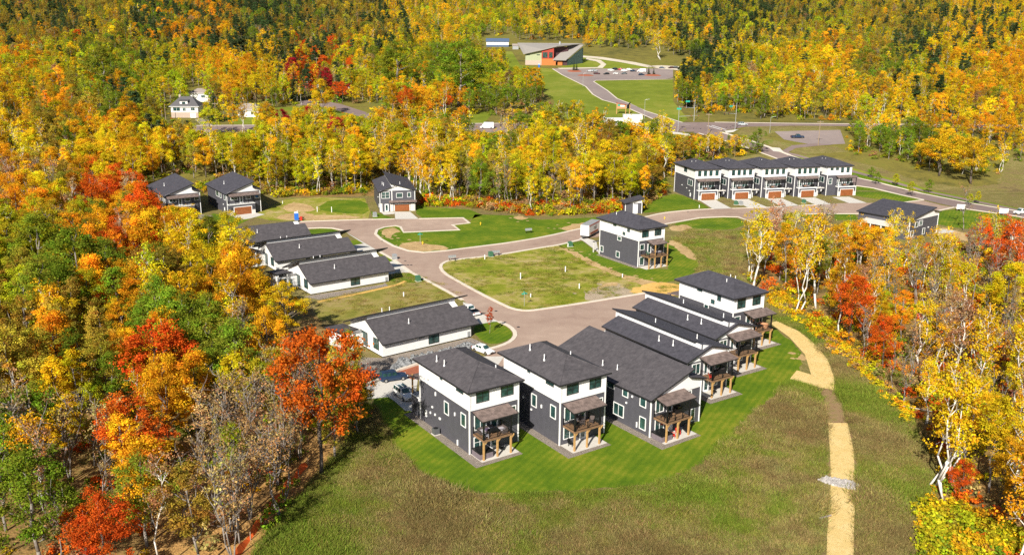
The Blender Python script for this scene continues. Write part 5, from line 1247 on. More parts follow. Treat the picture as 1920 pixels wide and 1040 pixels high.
for poly, n, cols in ((BIG_LOT, 900, ((.25, .26, .03), (.36, .30, .09), (.17, .23, .02))), (SIDE_LOT, 350, ((.30, .27, .05), (.38, .30, .11)))):
    xs = [p[0] for p in poly]; ys = [p[1] for p in poly]
    for _ in range(n * 3):
        x, y = tr.uniform(min(xs), max(xs)), tr.uniform(min(ys), max(ys))
        if n and inside(poly, x, y) and mnoise.noise((x * .15, y * .15, 4)) > -.1: MG.append(((x, y, .015), jitter(tr.choice(cols), tr, .15), MASS_INDEX[('tuft', tr.randrange(4))], (tr.uniform(.5, 1.3),) * 2 + (tr.uniform(.2, .5),), tr.uniform(0, 6.28))); n -= 1
mass('meadow_grass', MG)

# ------------------------------------------------------------------ far buildings
def stand(name, px, py, rot, label, cat, group=None, dz=0.0):
    g = at(px, py); r = empty(name, (g.x, g.y, g.z + dz), rot, label, cat, group); return r
for nm, c in (('vc_green', (.34, .37, .23)), ('vc_red', (.34, .045, .028)), ('vc_orange', (.45, .15, .035)), ('vc_dark', (.06, .025, .03)), ('vc_teal', (.07, .11, .10)), ('vc_roof', (.27, .25, .23)), ('vc_stone', (.42, .33, .27)), ('house_white', (.78, .77, .74)), ('house_roof_grey', (.10, .095, .10)), ('house_roof_tan', (.30, .25, .22)), ('brick_red', (.35, .06, .045)), ('metal_blue', (.07, .11, .19))): simple(nm, c, .7, var=.08, scale=1.5)
r = stand('visitor_centre', 985, 122, .0, 'red and pale green visitor centre with slanted grey roofs beyond the far lawn', 'building')
MB().extr([(0, 0, 3.4), (12, 0, 3.4), (12, 0, 10.6), (0, 0, 8.4)], (0, 11, 0)).build('wall', 'vc_green', r, label='pale green upper wall'); MB().box(-.05, -.1, -1, 12, 11, 3.4).build('stone_base', 'vc_stone', r)
MB().extr([(12, -1.2, 4.6), (21, -1.2, 4.6), (21, -1.2, 13), (12, -1.2, 11)], (0, 9, 0)).build('wing_wall', 'vc_red', r); MB().box(12, -1.3, -1, 21, 5, 4.6).build('wing_base', 'vc_orange', r)
MB().extr([(21, 3, -1), (32, 6, -1), (32, 6, 13), (21, 3, 13.5)], (0, .4, 0)).build('recess_wall', 'vc_dark', r)
MB().box(21, -2, -1, 22.5, 2, 3.6).build('porch_wall', 'vc_orange', r); MB().box(24, -1, -1, 27.5, 2, 3.4).build('porch_wall', 'vc_orange', r); MB().box(28, -1, -1, 31, 1, 3.6).build('porch_wall', 'vc_dark', r)
MB().extr([(31, -1, -1), (43, 11, -1), (43, 11, 12.6), (31, -1, 3.6)], (.6, .6, 0)).build('side_wall', 'vc_teal', r)
W1 = face('F', off=-1.2); window(r, W1, 12.9, 16.2, 5.4, 9.2, 'frame_black', 2, 1, .1); window(r, W1, 17.6, 20.0, 5.4, 9.2, 'frame_black', 2, 1, .1); window(r, W1, 17.4, 20.2, 2.0, 3.8, 'frame_black', 2, 1, .1)
W0 = face('F'); window(r, W0, 1.2, 3.2, 7.1, 7.6, 'frame_black', 2, 1, .05); window(r, W0, 8.4, 10.8, 7.1, 7.6, 'frame_black', 2, 1, .05)
mr = MB(); mr.extr([(-1.5, -1.8, 8.2), (14, -2.4, 11.7), (23, -2.2, 14), (34, 5, 14.6)][:3] + [(34, 5, 14.9), (44, 16, 15.5), (-6, 17, 15.5)], (0, 0, -.5)); mr.build('roof', 'vc_roof', r, label='large slanted main roof')
MB().extr([(20.3, -3, 4.2), (30, -3, 4.0), (44, 13, 14.6), (33, 13, 14.6)], (0, 0, -.5)).build('roof', 'vc_roof', r, label='low porch roof rising to the back')
MB().tube((26, 12, 14), (26, 12, 16.8), .7, n=8).build('chimney', 'galvanised', r)
r = stand('metal_barn', 912, 88, .0, 'blue roofed metal building half hidden above the visitor centre', 'building')
MB().box(0, 0, -1, 19, 9, 4.2).build('wall', 'house_white', r); MB().extr([(-.5, -.6, 4.2), (-.5, 4.5, 7.0), (-.5, 9.6, 4.2)], (20, 0, 0)).build('roof', 'metal_blue', r); MB().box(-.05, -.05, -.5, 19.05, 9.05, 1.6).build('wall_base', 'metal_blue', r)
r = stand('grey_shed', 961, 93, .0, 'little grey shed just left of the visitor centre', 'shed')
MB().box(0, 0, -1, 5, 5, 3).build('wall', 'grey_box', r); MB().extr([(-.3, -.4, 3), (-.3, 2.5, 4.6), (-.3, 5.4, 3)], (5.6, 0, 0)).build('roof', 'house_roof_tan', r)
def cottage(px, py, rot, W, D, ze, zr, roof, lab, wall='house_white', base=None, wins=(), gar=None, dormer=False, name='cottage'):
    r = stand(name, px, py, rot, lab, 'house')
    MB().box(0, 0, -1.5, W, D, ze).build('wall', wall, r)
    if base: MB().box(-.06, -.06, -1.5, W + .06, D + .06, base).build('stone_base', 'vc_stone', r)
    m = MB(); e = [(-.7, -.7, ze), (W + .7, -.7, ze), (W + .7, D + .7, ze), (-.7, D + .7, ze)]; q = [(W * .28, D / 2, zr), (W * .72, D / 2, zr)]
    m.add(e + q, [(0, 1, 5, 4), (1, 2, 5), (2, 3, 4, 5), (3, 0, 4), (0, 3, 2, 1)]); ro = m.build('roof', roof, r); MB().box(-.75, -.75, ze - .2, W + .75, D + .75, ze - .01).build('fascia', 'trim_white', ro)
    for a0, a1, z0, z1 in wins: window(r, F, a0, a1, z0, z1, 'trim_white', 2, 1, .1)
    if gar: b = MB(); b.box(gar[0], -.12, .05, gar[1], -.065, 2.2); b.build('garage_door', 'door_white', r)
    if dormer:
        d = MB(); d.box(W * .33, .6, ze + .4, W * .62, 4, ze + 2.4); d = d.build('dormer', 'house_white', r)
        MB().slab([(W * .3, .2, ze + 2.55), (W * .65, .2, ze + 2.55), (W * .65, 4.4, ze + 3.2), (W * .3, 4.4, ze + 3.2)], .15).build('dormer_roof', roof, d)
        window(d, face('F', off=.6), W * .42, W * .53, ze + 1.0, ze + 1.9, 'frame_black', 2, 1, .08)
        MB().box(W * .2, D * .6, zr - 2, W * .2 + .9, D * .6 + .9, zr + .8).build('chimney', 'vc_stone', r)
    return r
cottage(322, 221, .05, 12.5, 9, 5.4, 9.6, 'house_roof_grey', 'white dormer house with a garage in its stone basement beyond the main road', base=2.6, wins=((1.0, 4.2, 3.2, 4.7), (5.4, 6.8, 3.2, 4.6), (9.3, 11.0, 3.4, 4.7)), gar=(8.8, 11.4), dormer=True)
cottage(356, 191, -.1, 11, 8, 4.6, 6.8, 'house_roof_tan', 'white house with a pale tan roof behind the dormer house', wins=((6.5, 8.5, 2.2, 3.6),))
cottage(446, 220, .1, 10, 8, 3.4, 6.2, 'house_roof_tan', 'small house with an arched entry among trees right of the broad dark spruce', wins=((6.2, 8.4, 1.2, 2.6),))
cottage(571, 165, -.1, 13, 9, 3.6, 6.4, 'house_roof_grey', 'brick house with a dark roof beside the crimson maple', wall='brick_red', gar=(7.5, 11.5))
cottage(409, 120, 0, 22, 9, 3.2, 4.2, 'house_roof_tan', 'long low pale roofed house deep in the far trees')
r = stand('site_office', 1134, 236, .02, 'long white flat roofed site building in front of the main road junction', 'building')
MB().box(0, 0, -2, 17, 5, 3.0).build('wall', 'house_white', r); MB().box(-.2, -.2, 3.0, 17.2, 5.2, 3.25).build('roof', 'trim_white', r); window(r, F, 4, 5.5, 1, 2.2, 'frame_black', 1, 1, .08)
r = stand('storage_container', 1169, 234, .02, 'tall plain white box store behind the golden tree belt', 'container')
MB().box(0, -1.5, -2, 8.4, 3.5, 4.4).build('body', 'house_white', r); MB().box(-.1, -1.6, 4.4, 8.5, 3.6, 4.55).build('lid', 'trim_white', r)
r = stand('kiosk', 1203, 243, .02, 'low white hut with a dark roof edge at the junction corner', 'hut')
MB().box(0, 0, -2, 6.5, 4, 2.4).build('wall', 'house_white', r); MB().box(-.5, -.5, 2.4, 7.2, 4.5, 2.6).build('roof', 'house_roof_grey', r)

# ------------------------------------------------------------------ vehicles
def car_mesh(kind='suv'):
    """closed body and cabin lofts, length along +x"""
    body, cab = MB(), MB()
    L, Wd, hb = {'suv': (4.7, .93, .98), 'car': (4.5, .88, .86), 'pickup': (5.7, .98, 1.05), 'van': (6.2, 1.05, 1.1)}[kind]
    S = {'suv': [(-.5, .40, .86, .72), (-.47, .30, .96, .9), (-.3, .25, 1.0, 1), (.12, .25, 1.0, 1), (.2, .25, .98, 1), (.40, .27, .9, .97), (.48, .30, .78, .86), (.5, .38, .66, .7)],
         'car': [(-.5, .38, .78, .72), (-.47, .28, .92, .9), (-.3, .22, .95, 1), (.12, .22, .95, 1), (.2, .22, .92, 1), (.42, .24, .8, .95), (.48, .28, .66, .84), (.5, .36, .56, .7)],
         'pickup': [(-.5, .45, .98, .85), (-.49, .36, 1.0, .95), (-.2, .32, 1.0, 1), (.12, .32, 1.02, 1), (.22, .32, 1.0, 1), (.42, .34, .96, .97), (.49, .38, .86, .88), (.5, .42, .72, .8)],
         'van': [(-.5, .38, 1.0, .9), (-.49, .3, 1.0, .97), (0, .28, 1.0, 1), (.3, .28, 1.0, 1), (.36, .28, .98, 1), (.44, .3, .9, .95), (.49, .34, .75, .85), (.5, .4, .6, .75)]}[kind]
    rings = []
    for fx, zb, zt, fw in S:
        w = Wd * fw; z1 = zt * hb; x = fx * L; zm = zb + (z1 - zb) * .55
        rings.append([(x, -w * .93, zb), (x, -w, zm), (x, -w * .95, z1 - .06), (x, -w * .8, z1), (x, w * .8, z1), (x, w * .95, z1 - .06), (x, w, zm), (x, w * .93, zb)])
    body.loft(rings)
    C = {'suv': [(-.48, .93, 0), (-.42, .9, .66), (-.05, .92, .74), (.08, .9, .68), (.22, .88, 0)], 'car': [(-.40, .9, 0), (-.26, .84, .52), (-.05, .86, .58), (.06, .84, .54), (.24, .88, 0)],
         'pickup': [(-.14, .92, 0), (-.10, .9, .72), (.05, .9, .78), (.12, .88, .74), (.24, .88, 0)], 'van': [(-.49, .95, .3), (-.485, .93, 1.35), (.1, .93, 1.45), (.25, .9, 1.3), (.38, .9, 0)]}[kind]
    rr = []
    for fx, fw, dz in C:
        x = fx * L; w = Wd * fw; z0 = hb * .94; z1 = z0 + max(.03, dz)
        rr.append([(x, -w, z0), (x, -w * .97, z0 + (z1 - z0) * .3), (x, -w * .8, z1 - .04), (x, -w * .7, z1), (x, w * .7, z1), (x, w * .8, z1 - .04), (x, w * .97, z0 + (z1 - z0) * .3), (x, w, z0)])
    cab.loft(rr)
    return body, cab, L, Wd, hb, C
def vehicle(px, py, rot, color, kind, label, name='parked_car', cat='car', group=None, dz=0, detail=True):
    g = at(px, py); r = empty(name, (g.x, g.y, g.z + .045 + dz), rot, label, cat, group)
    b, c, L, Wd, hb, C = car_mesh(kind)
    bo = b.build('body', color, r, smooth=False); ca = c.build('cabin', color, r)
    gl = MB(); z0 = hb * .96; ht = max(q[2] for q in C); xa, xb = C[1][0] * L, C[-2][0] * L
    if kind == 'van': xa = .1 * L
    for s in (-1, 1):
        n = 2 if kind in ('car', 'pickup') else 3
        for i in range(n):
            p0 = xa + (xb - xa) * i / n + .06; p1 = xa + (xb - xa) * (i + 1) / n - .06
            w0, w1 = Wd * .935 + .005, Wd * .80 + .005
            gl.extr([(p0, s * w0, z0 + .14), (p1 + (.12 if i == n - 1 else 0), s * w0, z0 + .14), (p1, s * w1, z0 + ht - .1), (p0 + .03, s * w1, z0 + ht - .1)], (0, -s * .03, 0))
    x0, x1 = C[-1][0] * L, C[-2][0] * L
    gl.extr([(x0 + (x1 - x0) * .12 + .03, -Wd * .72, z0 + ht * .1), (x0 + (x1 - x0) * .12 + .03, Wd * .72, z0 + ht * .1), (x1 + .03 + (x0 - x1) * .1, Wd * .62, z0 + ht * .86), (x1 + .03 + (x0 - x1) * .1, -Wd * .62, z0 + ht * .86)], (-.02, 0, .02))
    if kind != 'van':
        x0, x1 = C[0][0] * L, C[1][0] * L
        gl.extr([(x0 + (x1 - x0) * .25 - .03, -Wd * .72, z0 + ht * .22), (x0 + (x1 - x0) * .25 - .03, Wd * .72, z0 + ht * .22), (x1 - .03, Wd * .62, z0 + ht * .86), (x1 - .03, -Wd * .62, z0 + ht * .86)], (.02, 0, .02))
    gl.build('window', 'glass', ca)
    for sx in (-.31, .31):
        for sy in (-1, 1):
            w = MB(); w.tube((sx * L, sy * (Wd - .2), .34), (sx * L, sy * (Wd + .015), .34), .34, n=12); wo = w.build('wheel', 'rubber', r)
            if detail: h = MB(); h.tube((sx * L, sy * (Wd - .1), .34), (sx * L, sy * (Wd + .03), .34), .2, n=8); h.build('rim', 'chrome', wo)
    if detail:
        for sy in (-1, 1):
            MB().box(.475 * L, sy * Wd * .7 - .16, hb * .60, .503 * L, sy * Wd * .7 + .16, hb * .74).build('headlight', 'lamp_clear', r)
            MB().box(-.503 * L, sy * Wd * .72 - .12, hb * .68, -.485 * L, sy * Wd * .72 + .12, hb * .86).build('tail_light', 'red_plastic', r)
        MB().box(.47 * L, -Wd * .4, hb * .45, .506 * L, Wd * .4, hb * .62).build('grille', 'frame_black', r)
    if kind == 'pickup': MB().box(-.485 * L, -Wd * .82, hb * .98, -.16 * L, Wd * .82, hb * 1.012).build('bed_cover', 'rubber', r)
    if kind == 'suv' and detail:
        for sy in (-1, 1): MB().tube((-.35 * L, sy * Wd * .66, z0 + ht + .05), (.02 * L, sy * Wd * .66, z0 + ht + .05), .03, n=5).build('roof_rail', 'metal_black', r)
    return r
paint('paint_navy', (.018, .035, .075)); paint('paint_white', (.78, .78, .77)); paint('paint_silver', (.42, .44, .46)); paint('paint_black', (.014, .014, .016)); paint('paint_red', (.42, .012, .015)); paint('paint_maroon', (.07, .014, .018)); paint('paint_grey', (.16, .17, .18))
r = vehicle(737, 712, .42, 'paint_navy', 'suv', 'dark blue SUV parked at the edge of the wood beside the nearest house')
r = vehicle(757, 744, -.98, 'paint_white', 'suv', 'white SUV parked behind the nearest house, facing the lawn')
for sy in (-.3, .3): MB().box(-1.2, sy - .2, 1.68, .2, sy + .2, 1.73).build('sunroof', 'glass', r)
vehicle(906, 660, -.75, 'paint_white', 'car', 'white car half hidden beyond the roof of the nearest house')
vehicle(880, 587, 2.2, 'paint_white', 'pickup', 'white pickup on the driveway shaded by the nearest villa', 'pickup_truck', 'pickup')
vehicle(1392, 235.5, .05, 'paint_silver', 'suv', 'silver SUV driving along the main road through the junction')
vehicle(1495, 259, .0, 'paint_navy', 'pickup', 'dark blue pickup alone on the gravel lot beyond the junction', 'pickup_truck', 'pickup')
vehicle(1914, 401, .55 + math.pi, 'paint_white', 'pickup', 'white pickup driving on the boulevard at the right edge', 'pickup_truck', 'pickup')
CARS = [(1106, 134.5, 'paint_silver', 'car', 'silver blue car in the far car park, leftmost of the pale pair'), (1115, 134, 'paint_silver', 'suv', 'silver SUV in the far car park beside the leftmost car'), (1119, 139.5, 'paint_maroon', 'suv', 'dark maroon car in the front row of the far car park, left end'),
        (1137, 140, 'paint_black', 'car', 'black car alone in the middle of the far car park front row'), (1146, 133.5, 'paint_white', 'suv', 'white SUV left of the black car in the far car park back row'), (1154.5, 131.5, 'paint_black', 'suv', 'black SUV touching the red car in the far car park'), (1162.7, 131.7, 'paint_red', 'car', 'bright red car in the far car park'),
        (1155, 139.5, 'paint_white', 'car', 'white car in the front row of the far car park, below the red car'), (1170.5, 134.2, 'paint_white', 'suv', 'white SUV just right of the red car in the far car park'), (1170, 139.5, 'paint_grey', 'car', 'grey car in the front row of the far car park, right of the white one'), (1179.8, 132, 'paint_white', 'car', 'white car by the back verge of the far car park'),
        (1187, 134.6, 'paint_navy', 'car', 'dark blue car in the far car park back row, right end'), (1203, 135.5, 'paint_white', 'van', 'white van in the far car park beside the planting island'), (1202.5, 141.5, 'paint_navy', 'car', 'navy car in front of the white van in the far car park'),
        (1241.5, 128.5, 'paint_navy', 'car', 'dark car on the gravel road edge, leftmost beyond the conical trees'), (1258, 128.5, 'paint_maroon', 'car', 'dark maroon car on the gravel road edge, second from the left'), (1268, 128.5, 'paint_black', 'suv', 'black SUV on the gravel road edge, third from the left'), (1283, 129, 'paint_grey', 'suv', 'grey SUV on the gravel road edge, rightmost of the dark ones'), (1292, 135, 'paint_white', 'car', 'white car at the edge of the yellow trees by the gravel road')]
for i, (px, py, c, k, lab) in enumerate(CARS): vehicle(px, py, (.35 if i % 2 else -.3) + (math.pi if i % 3 == 0 else 0), c, k, lab, 'parked_van' if k == 'van' else 'parked_car', 'van' if k == 'van' else 'car', 'cars parked by the visitor centre', detail=False)
r = vehicle(913, 241, math.pi, 'paint_white', 'van', 'white camper van on the main road at the left of the tree belt', 'camper_van', 'camper van')
MB().box(-3.0, -1.08, 1.3, 1.4, 1.08, 2.75).build('living_box', 'paint_white', r); MB().box(-2.6, -1.1, 1.9, -.6, -1.085, 2.4).build('window', 'glass', r)
# enclosed trailer with lettering, parked behind the lone house
g = at(1096, 447); r = empty('cargo_trailer', (g.x, g.y, .05), 1.12, 'white box trailer with red top edge and dark lettering behind the lone house', 'trailer')
MB().box(0, -1.25, .75, 8.2, 1.25, 3.6).build('body', 'paint_white', r); MB().box(-.03, -1.28, 3.6, 8.23, 1.28, 3.72).build('roof', 'galvanised', r); MB().box(.0, -1.29, 3.36, 8.2, -1.255, 3.6).build('stripe', 'red_plastic', r)
for x in (3.6, 4.6):
    for s in (-1, 1): w = MB(); w.tube((x, s * 1.02, .42), (x, s * 1.3, .42), .42, n=12); w.build('wheel', 'rubber', r)
MB().extr([(0, -1.2, .75), (-1.6, 0, .6), (0, 1.2, .75)], (0, 0, -.12)).build('drawbar', 'metal_black', r)
MB().box(1.0, -1.30, .9, 7.0, -1.255, 1.5).build('skirt', 'mulch_red', r)
def lettering(parent, txt, size, loc, rot, mat, name='lettering'):
    cu = bpy.data.curves.new(name, 'FONT'); cu.body = txt; cu.size = size; cu.extrude = .008; cu.align_x = 'CENTER'; cu.align_y = 'CENTER'
    o = bpy.data.objects.new(name, cu); COL.objects.link(o); o.parent = parent; o.location = loc; o.rotation_euler = rot
    dg = bpy.context.evaluated_depsgraph_get(); me = bpy.data.meshes.new_from_object(o.evaluated_get(dg)); bpy.data.objects.remove(o)
    o = bpy.data.objects.new(name, me); COL.objects.link(o); o.parent = parent; o.location = loc; o.rotation_euler = rot; me.materials.clear(); me.materials.append(MATS[mat])
    return o
lettering(r, 'rsfi', 1.7, (4.6, -1.27, 2.35), (R(90), 0, 0), 'frame_black')

# ------------------------------------------------------------------ street furniture and small things
def small(name, px, py, lab, cat, build, rot=0.0, group=None):
    g = at(px, py); r = empty(name, (g.x, g.y, g.z), rot, lab, cat, group); build(r); return r
def b_toilet(r):
    MB().box(-.6, -.6, 0, .6, .6, 2.1).build('cabin', 'blue_plastic', r); m = MB(); m.loft([[(-.6, -.6, 2.1), (.6, -.6, 2.1), (.6, .6, 2.1), (-.6, .6, 2.1)], [(-.35, -.5, 2.4), (.35, -.5, 2.4), (.35, .5, 2.4), (-.35, .5, 2.4)]]); m.build('roof', 'trim_white', r); MB().box(-.4, -.63, .15, .4, -.605, 1.95).build('door', 'blue_plastic', r); MB().tube((.45, .45, 2.1), (.45, .45, 2.7), .06).build('vent_pipe', 'trim_white', r)
small('portable_toilet', 556, 412, 'blue portable toilet with a white roof beside the red bin', 'portable toilet', b_toilet, .3)
small('portable_toilet', 1010.5, 126.5, 'bright blue portable toilet in front of the visitor centre', 'portable toilet', b_toilet, .1)
def b_bin(r):
    MB().box(-.35, -.4, .1, .35, .4, 1.0).build('tub', 'red_plastic', r); MB().box(-.38, -.45, 1.0, .38, .45, 1.1).build('lid', 'red_plastic', r)
    for s in (-1, 1): MB().tube((s * .3, .4, .12), (s * .38, .4, .12), .12, n=8).build('wheel', 'rubber', r)
small('waste_bin', 565, 413, 'red wheeled bin next to the blue portable toilet', 'bin', b_bin)
def b_box(mat, w=1.0, h=1.1):
    def f(r):
        MB().box(-w / 2 - .1, -w / 2 - .1, 0, w / 2 + .1, w / 2 + .1, .12).build('pad', 'concrete', r); MB().box(-w / 2, -w / 2, .12, w / 2, w / 2, h).build('cabinet', mat, r); MB().extr([(-w / 2 - .04, -w / 2 - .05, h), (w / 2 + .04, -w / 2 - .05, h), (w / 2 + .04, w / 2 + .05, h + .16), (-w / 2 - .04, w / 2 + .05, h + .16)], (0, 0, .05)).build('lid', mat, r)
    return f
for px, py, mat, lab in ((920, 481, 'green_box', 'dark green utility box on the edge of the square grass lot'), (1069, 462, 'green_box', 'green utility box on the lawn strip beside the trailer'), (1380, 384, 'green_box', 'green utility box on the grass between the first two townhouse drives'), (1389, 384.5, 'grey_box', 'grey utility box beside the green one between townhouse drives'), (1507, 381, 'green_box', 'pale green utility box between the right townhouse drives'), (703, 406, 'grey_box', 'grey cabinet on the grass corner left of the clerestory house'), (784, 527, 'green_box', 'small utility box at the lawn edge by the first villa drive'), (740, 486, 'grey_box', 'utility box on the grass strip between two villa drives')):
    small('utility_box', px, py, lab, 'utility box', b_box(mat), .5, 'utility boxes along the streets')
def b_mail(r):
    MB().box(-.8, -.06, 0, -.68, .06, .8).build('leg', 'metal_black', r); MB().box(.68, -.06, 0, .8, .06, .8).build('leg', 'metal_black', r)
    for i in range(4): m = MB(); m.box(-.95 + i * .48, -.25, .8, -.50 + i * .48, .25, 1.35); m.build('mailbox', 'grey_box', r)
for px, py, lab in ((848, 488.5, 'row of grey mailboxes at the rounded corner of the grass lot'), (930, 479.5, 'row of grey mailboxes beside the dark green utility box'), (991, 437, 'row of dark mailboxes on the mown green across the street')): small('mailbox_stand', px, py, lab, 'mailboxes', b_mail, .4, 'mailbox stands')
def b_pipe(h=.9):
    def f(r): MB().tube((0, 0, -.1), (0, 0, h), .11, n=8).build('pipe', 'vent_white', r); MB().tube((0, 0, h), (0, 0, h + .1), .14, n=8).build('cap', 'vent_white', r)
    return f
for px, py, h, lab in ((976, 523, 1.4, 'tall white pipe marker in the middle of the grass lot'), (1060, 510, 1.3, 'white pipe marker right of the middle of the grass lot'), (1086, 541, 1.1, 'white pipe marker near the gravel patch of the grass lot'), (1167, 520, .8, 'short white pipe marker on the far right of the grass lot'), (995, 557, .7, 'short white marker beside the lower street sign'), (909, 486, 1.1, 'white post beside the dark green utility box'), (1065, 463, .9, 'white post beside the green utility box by the trailer'),
                       (595, 397, 1.5, 'left one of two white pipe markers on the empty plot by the cul-de-sac'), (622, 398, 1.6, 'right one of two white pipe markers on the empty plot by the cul-de-sac'), (757, 556, .9, 'white marker on the dry grass between the villas'), (1311, 390, .9, 'white marker by the drive of the first townhouse'), (530, 382, .8, 'small white marker near the soil patch right of the garage houses')):
    small('pipe_marker', px, py, lab, 'pipe marker', b_pipe(h), 0, 'white pipe markers on the plots')
def b_hydrant(r): MB().tube((0, 0, 0), (0, 0, .65), .14, n=8).build('barrel', 'hydrant_yellow', r); MB().tube((0, 0, .65), (0, 0, .85), .15, .05, 8).build('cap', 'hydrant_yellow', r); MB().tube((-.25, 0, .5), (.25, 0, .5), .07, n=6).build('nozzle', 'hydrant_yellow', r)
simple('hydrant_yellow', (.75, .45, .02), .5)
for px, py, lab in ((901, 421.5, 'yellow hydrant on the mown green near the street stub'), (792.5, 458, 'yellow hydrant behind the upper street name sign'), (1246, 411, 'yellow hydrant by the kerb beyond the lone house'), (1871, 389, 'yellow hydrant on the boulevard verge near the white board')): small('hydrant', px, py, lab, 'hydrant', b_hydrant, 0, 'yellow hydrants')
def b_name(r):
    MB().tube((0, 0, 0), (0, 0, 2.9), .045, n=6).build('post', 'galvanised', r); MB().box(-.62, -.02, 2.62, .62, .02, 2.9).build('name_plate', 'sign_green', r); MB().box(-.02, -.55, 2.92, .02, .55, 3.18).build('name_plate', 'sign_green', r)
small('street_sign', 788, 458, 'green street name sign on the soil patch at the upper corner', 'street sign', b_name, .35, 'street name signs'); small('street_sign', 983, 574, 'green street name sign at the lower corner of the grass lot', 'street sign', b_name, .35, 'street name signs')
def b_pole(h, arm=True, mat='utility_wood'):
    def f(r):
        MB().tube((0, 0, -.3), (0, 0, h), .17, .11, 8).build('pole', mat, r)
        if arm: MB().box(-1.3, -.07, h - .7, 1.3, .07, h - .52).build('crossarm', mat, r); m = MB(); [m.tube((x, 0, h - .52), (x, 0, h - .3), .06, n=5) for x in (-1.1, -.5, .5, 1.1)]; m.build('insulator', 'grey_box', r)
    return f
for px, py, top, arm, mat, lab in ((405.6, 232, 194, True, 'utility_wood', 'wooden utility pole on the grass in front of the dark spruce'), (562, 221, 196, True, 'utility_wood', 'wooden utility pole on the far lawn beside the golden tree'), (595, 147, 110, True, 'utility_wood', 'wooden utility pole with crossarm above the crimson maple'), (479, 191, 160, False, 'utility_wood', 'thin pole among trees between the far houses'),
                                   (363, 160, 128, False, 'utility_wood', 'slender pole uphill of the far white houses'), (380, 300, 240, True, 'bark_dark', 'dark utility pole at the end of the tree belt before the main road'), (311, 225, 196, False, 'utility_wood', 'pole left of the dormer house'), (1534, 273, 228, True, 'utility_wood', 'pale wooden utility pole on the gravel lot'), (1327, 254, 214, True, 'utility_wood', 'wooden utility pole between the signals at the junction')):
    g = at(px, py); s = to_px(g.x, g.y, g.z)[2]; small('utility_pole', px, py, lab, 'utility pole', b_pole((py - top) / (s * .97), arm, mat), 0, 'wooden utility poles')
def b_signal(h, arm, sgn):
    def f(r):
        MB().tube((0, 0, -.2), (0, 0, h), .14, .09, 8).build('pole', 'galvanised', r); MB().tube((0, 0, h * .6), (arm, 0, h * .66), .09, .05, 6).build('mast_arm', 'galvanised', r)
        for x in (arm * .6, arm * .95): b = MB(); b.box(x - .18, -.18, h * .58, x + .18, .16, h * .58 + 1.0); q = b.build('signal_head', 'frame_black', r); [MB().tube((x, -.24, h * .58 + z), (x, -.17, h * .58 + z), .11, n=8).build('lens', m_, q) for z, m_ in ((.82, 'red_plastic'), (.5, 'hydrant_yellow'), (.18, 'green_box'))]
        MB().box(sgn - 1.0, -.1, h * .86, sgn + 1.0, -.04, h * .86 + .8).build('sign_panel', 'sign_green', r); MB().tube((0, 0, h * .9), (sgn, 0, h * .9), .05, n=5).build('bracket', 'galvanised', r)
    return f
small('traffic_signal', 1271, 248, 'signal mast at the near left corner of the junction with a green sign on top', 'traffic signal', b_signal(11.5, 9, 0.0), -.1, 'traffic signals at the junction')
small('traffic_signal', 1301, 228, 'signal mast at the far side of the junction, green sign on a left arm', 'traffic signal', b_signal(10.5, -8, -3.5), .1, 'traffic signals at the junction')
small('traffic_signal', 1378, 244, 'signal mast at the right corner of the junction, green sign slanting left', 'traffic signal', b_signal(12, -7, -3.2), .5, 'traffic signals at the junction')
def b_lamp(h):
    def f(r): MB().tube((0, 0, -.2), (0, 0, h), .1, .06, 7).build('pole', 'galvanised', r); MB().tube((0, 0, h), (1.6, 0, h + .35), .05, n=5).build('arm', 'galvanised', r); MB().box(1.4, -.15, h + .28, 2.2, .15, h + .42).build('lamp_head', 'grey_box', r)
    return f
for px, py, h, lab in ((1208, 223, 9, 'street lamp with curved arm beside the visitor centre entrance'), (1093, 163, 8, 'pale lamp post on the left kerb of the entrance road'), (1443, 250, 7, 'lamp post beside the boulevard path')): small('street_lamp', px, py, lab, 'street lamp', b_lamp(h), 0, 'street lamps')
def b_parksign(r):
    for x in (0, 4.6, 6.6): MB().box(x - .18, -.18, -.3, x + .18, .18, 5.6 - (x > 1) * 1.0).build('post', 'post_wood', r)
    MB().extr([(-.2, -.1, 2.6), (4.8, -.1, 2.6), (4.8, -.1, 4.3), (-.2, -.1, 5.3)], (0, .2, 0)).build('board', 'tan_furniture', r); MB().extr([(-.4, -.5, 5.5), (5.0, -.5, 4.4), (5.0, .6, 4.4), (-.4, .6, 5.5)], (0, 0, .2)).build('roof', 'brick_red', r)
    MB().box(.4, -.16, 3.9, 1.7, -.105, 4.8).build('emblem', 'sign_green', r); MB().box(1.8, -.16, 3.6, 3.9, -.105, 4.3).build('panel', 'trim_white', r); MB().extr([(5.2, -.1, 2.6), (6.8, -.1, 2.6), (6.9, -.1, 6.0), (5.2, -.1, 4.3)], (0, .25, 0)).build('wing', 'metal_black', r)
small('park_sign', 1156, 214, 'wooden park entrance sign with green emblem and black wing', 'sign', b_parksign, .15)
def b_board(r):
    MB().box(-1.3, -.06, .7, 1.3, .06, 2.2).build('board', 'trim_white', r)
    for x in (-1.1, 0, 1.1): MB().box(x - .06, -.05, 0, x + .06, .05, .7).build('leg', 'utility_wood', r)
small('notice_board', 1881, 404, 'white notice board on legs beside the boulevard', 'sign', b_board, -.2); small('notice_board', 1801, 396, 'pale pinkish board behind the bare white tree', 'sign', b_board, -.2)
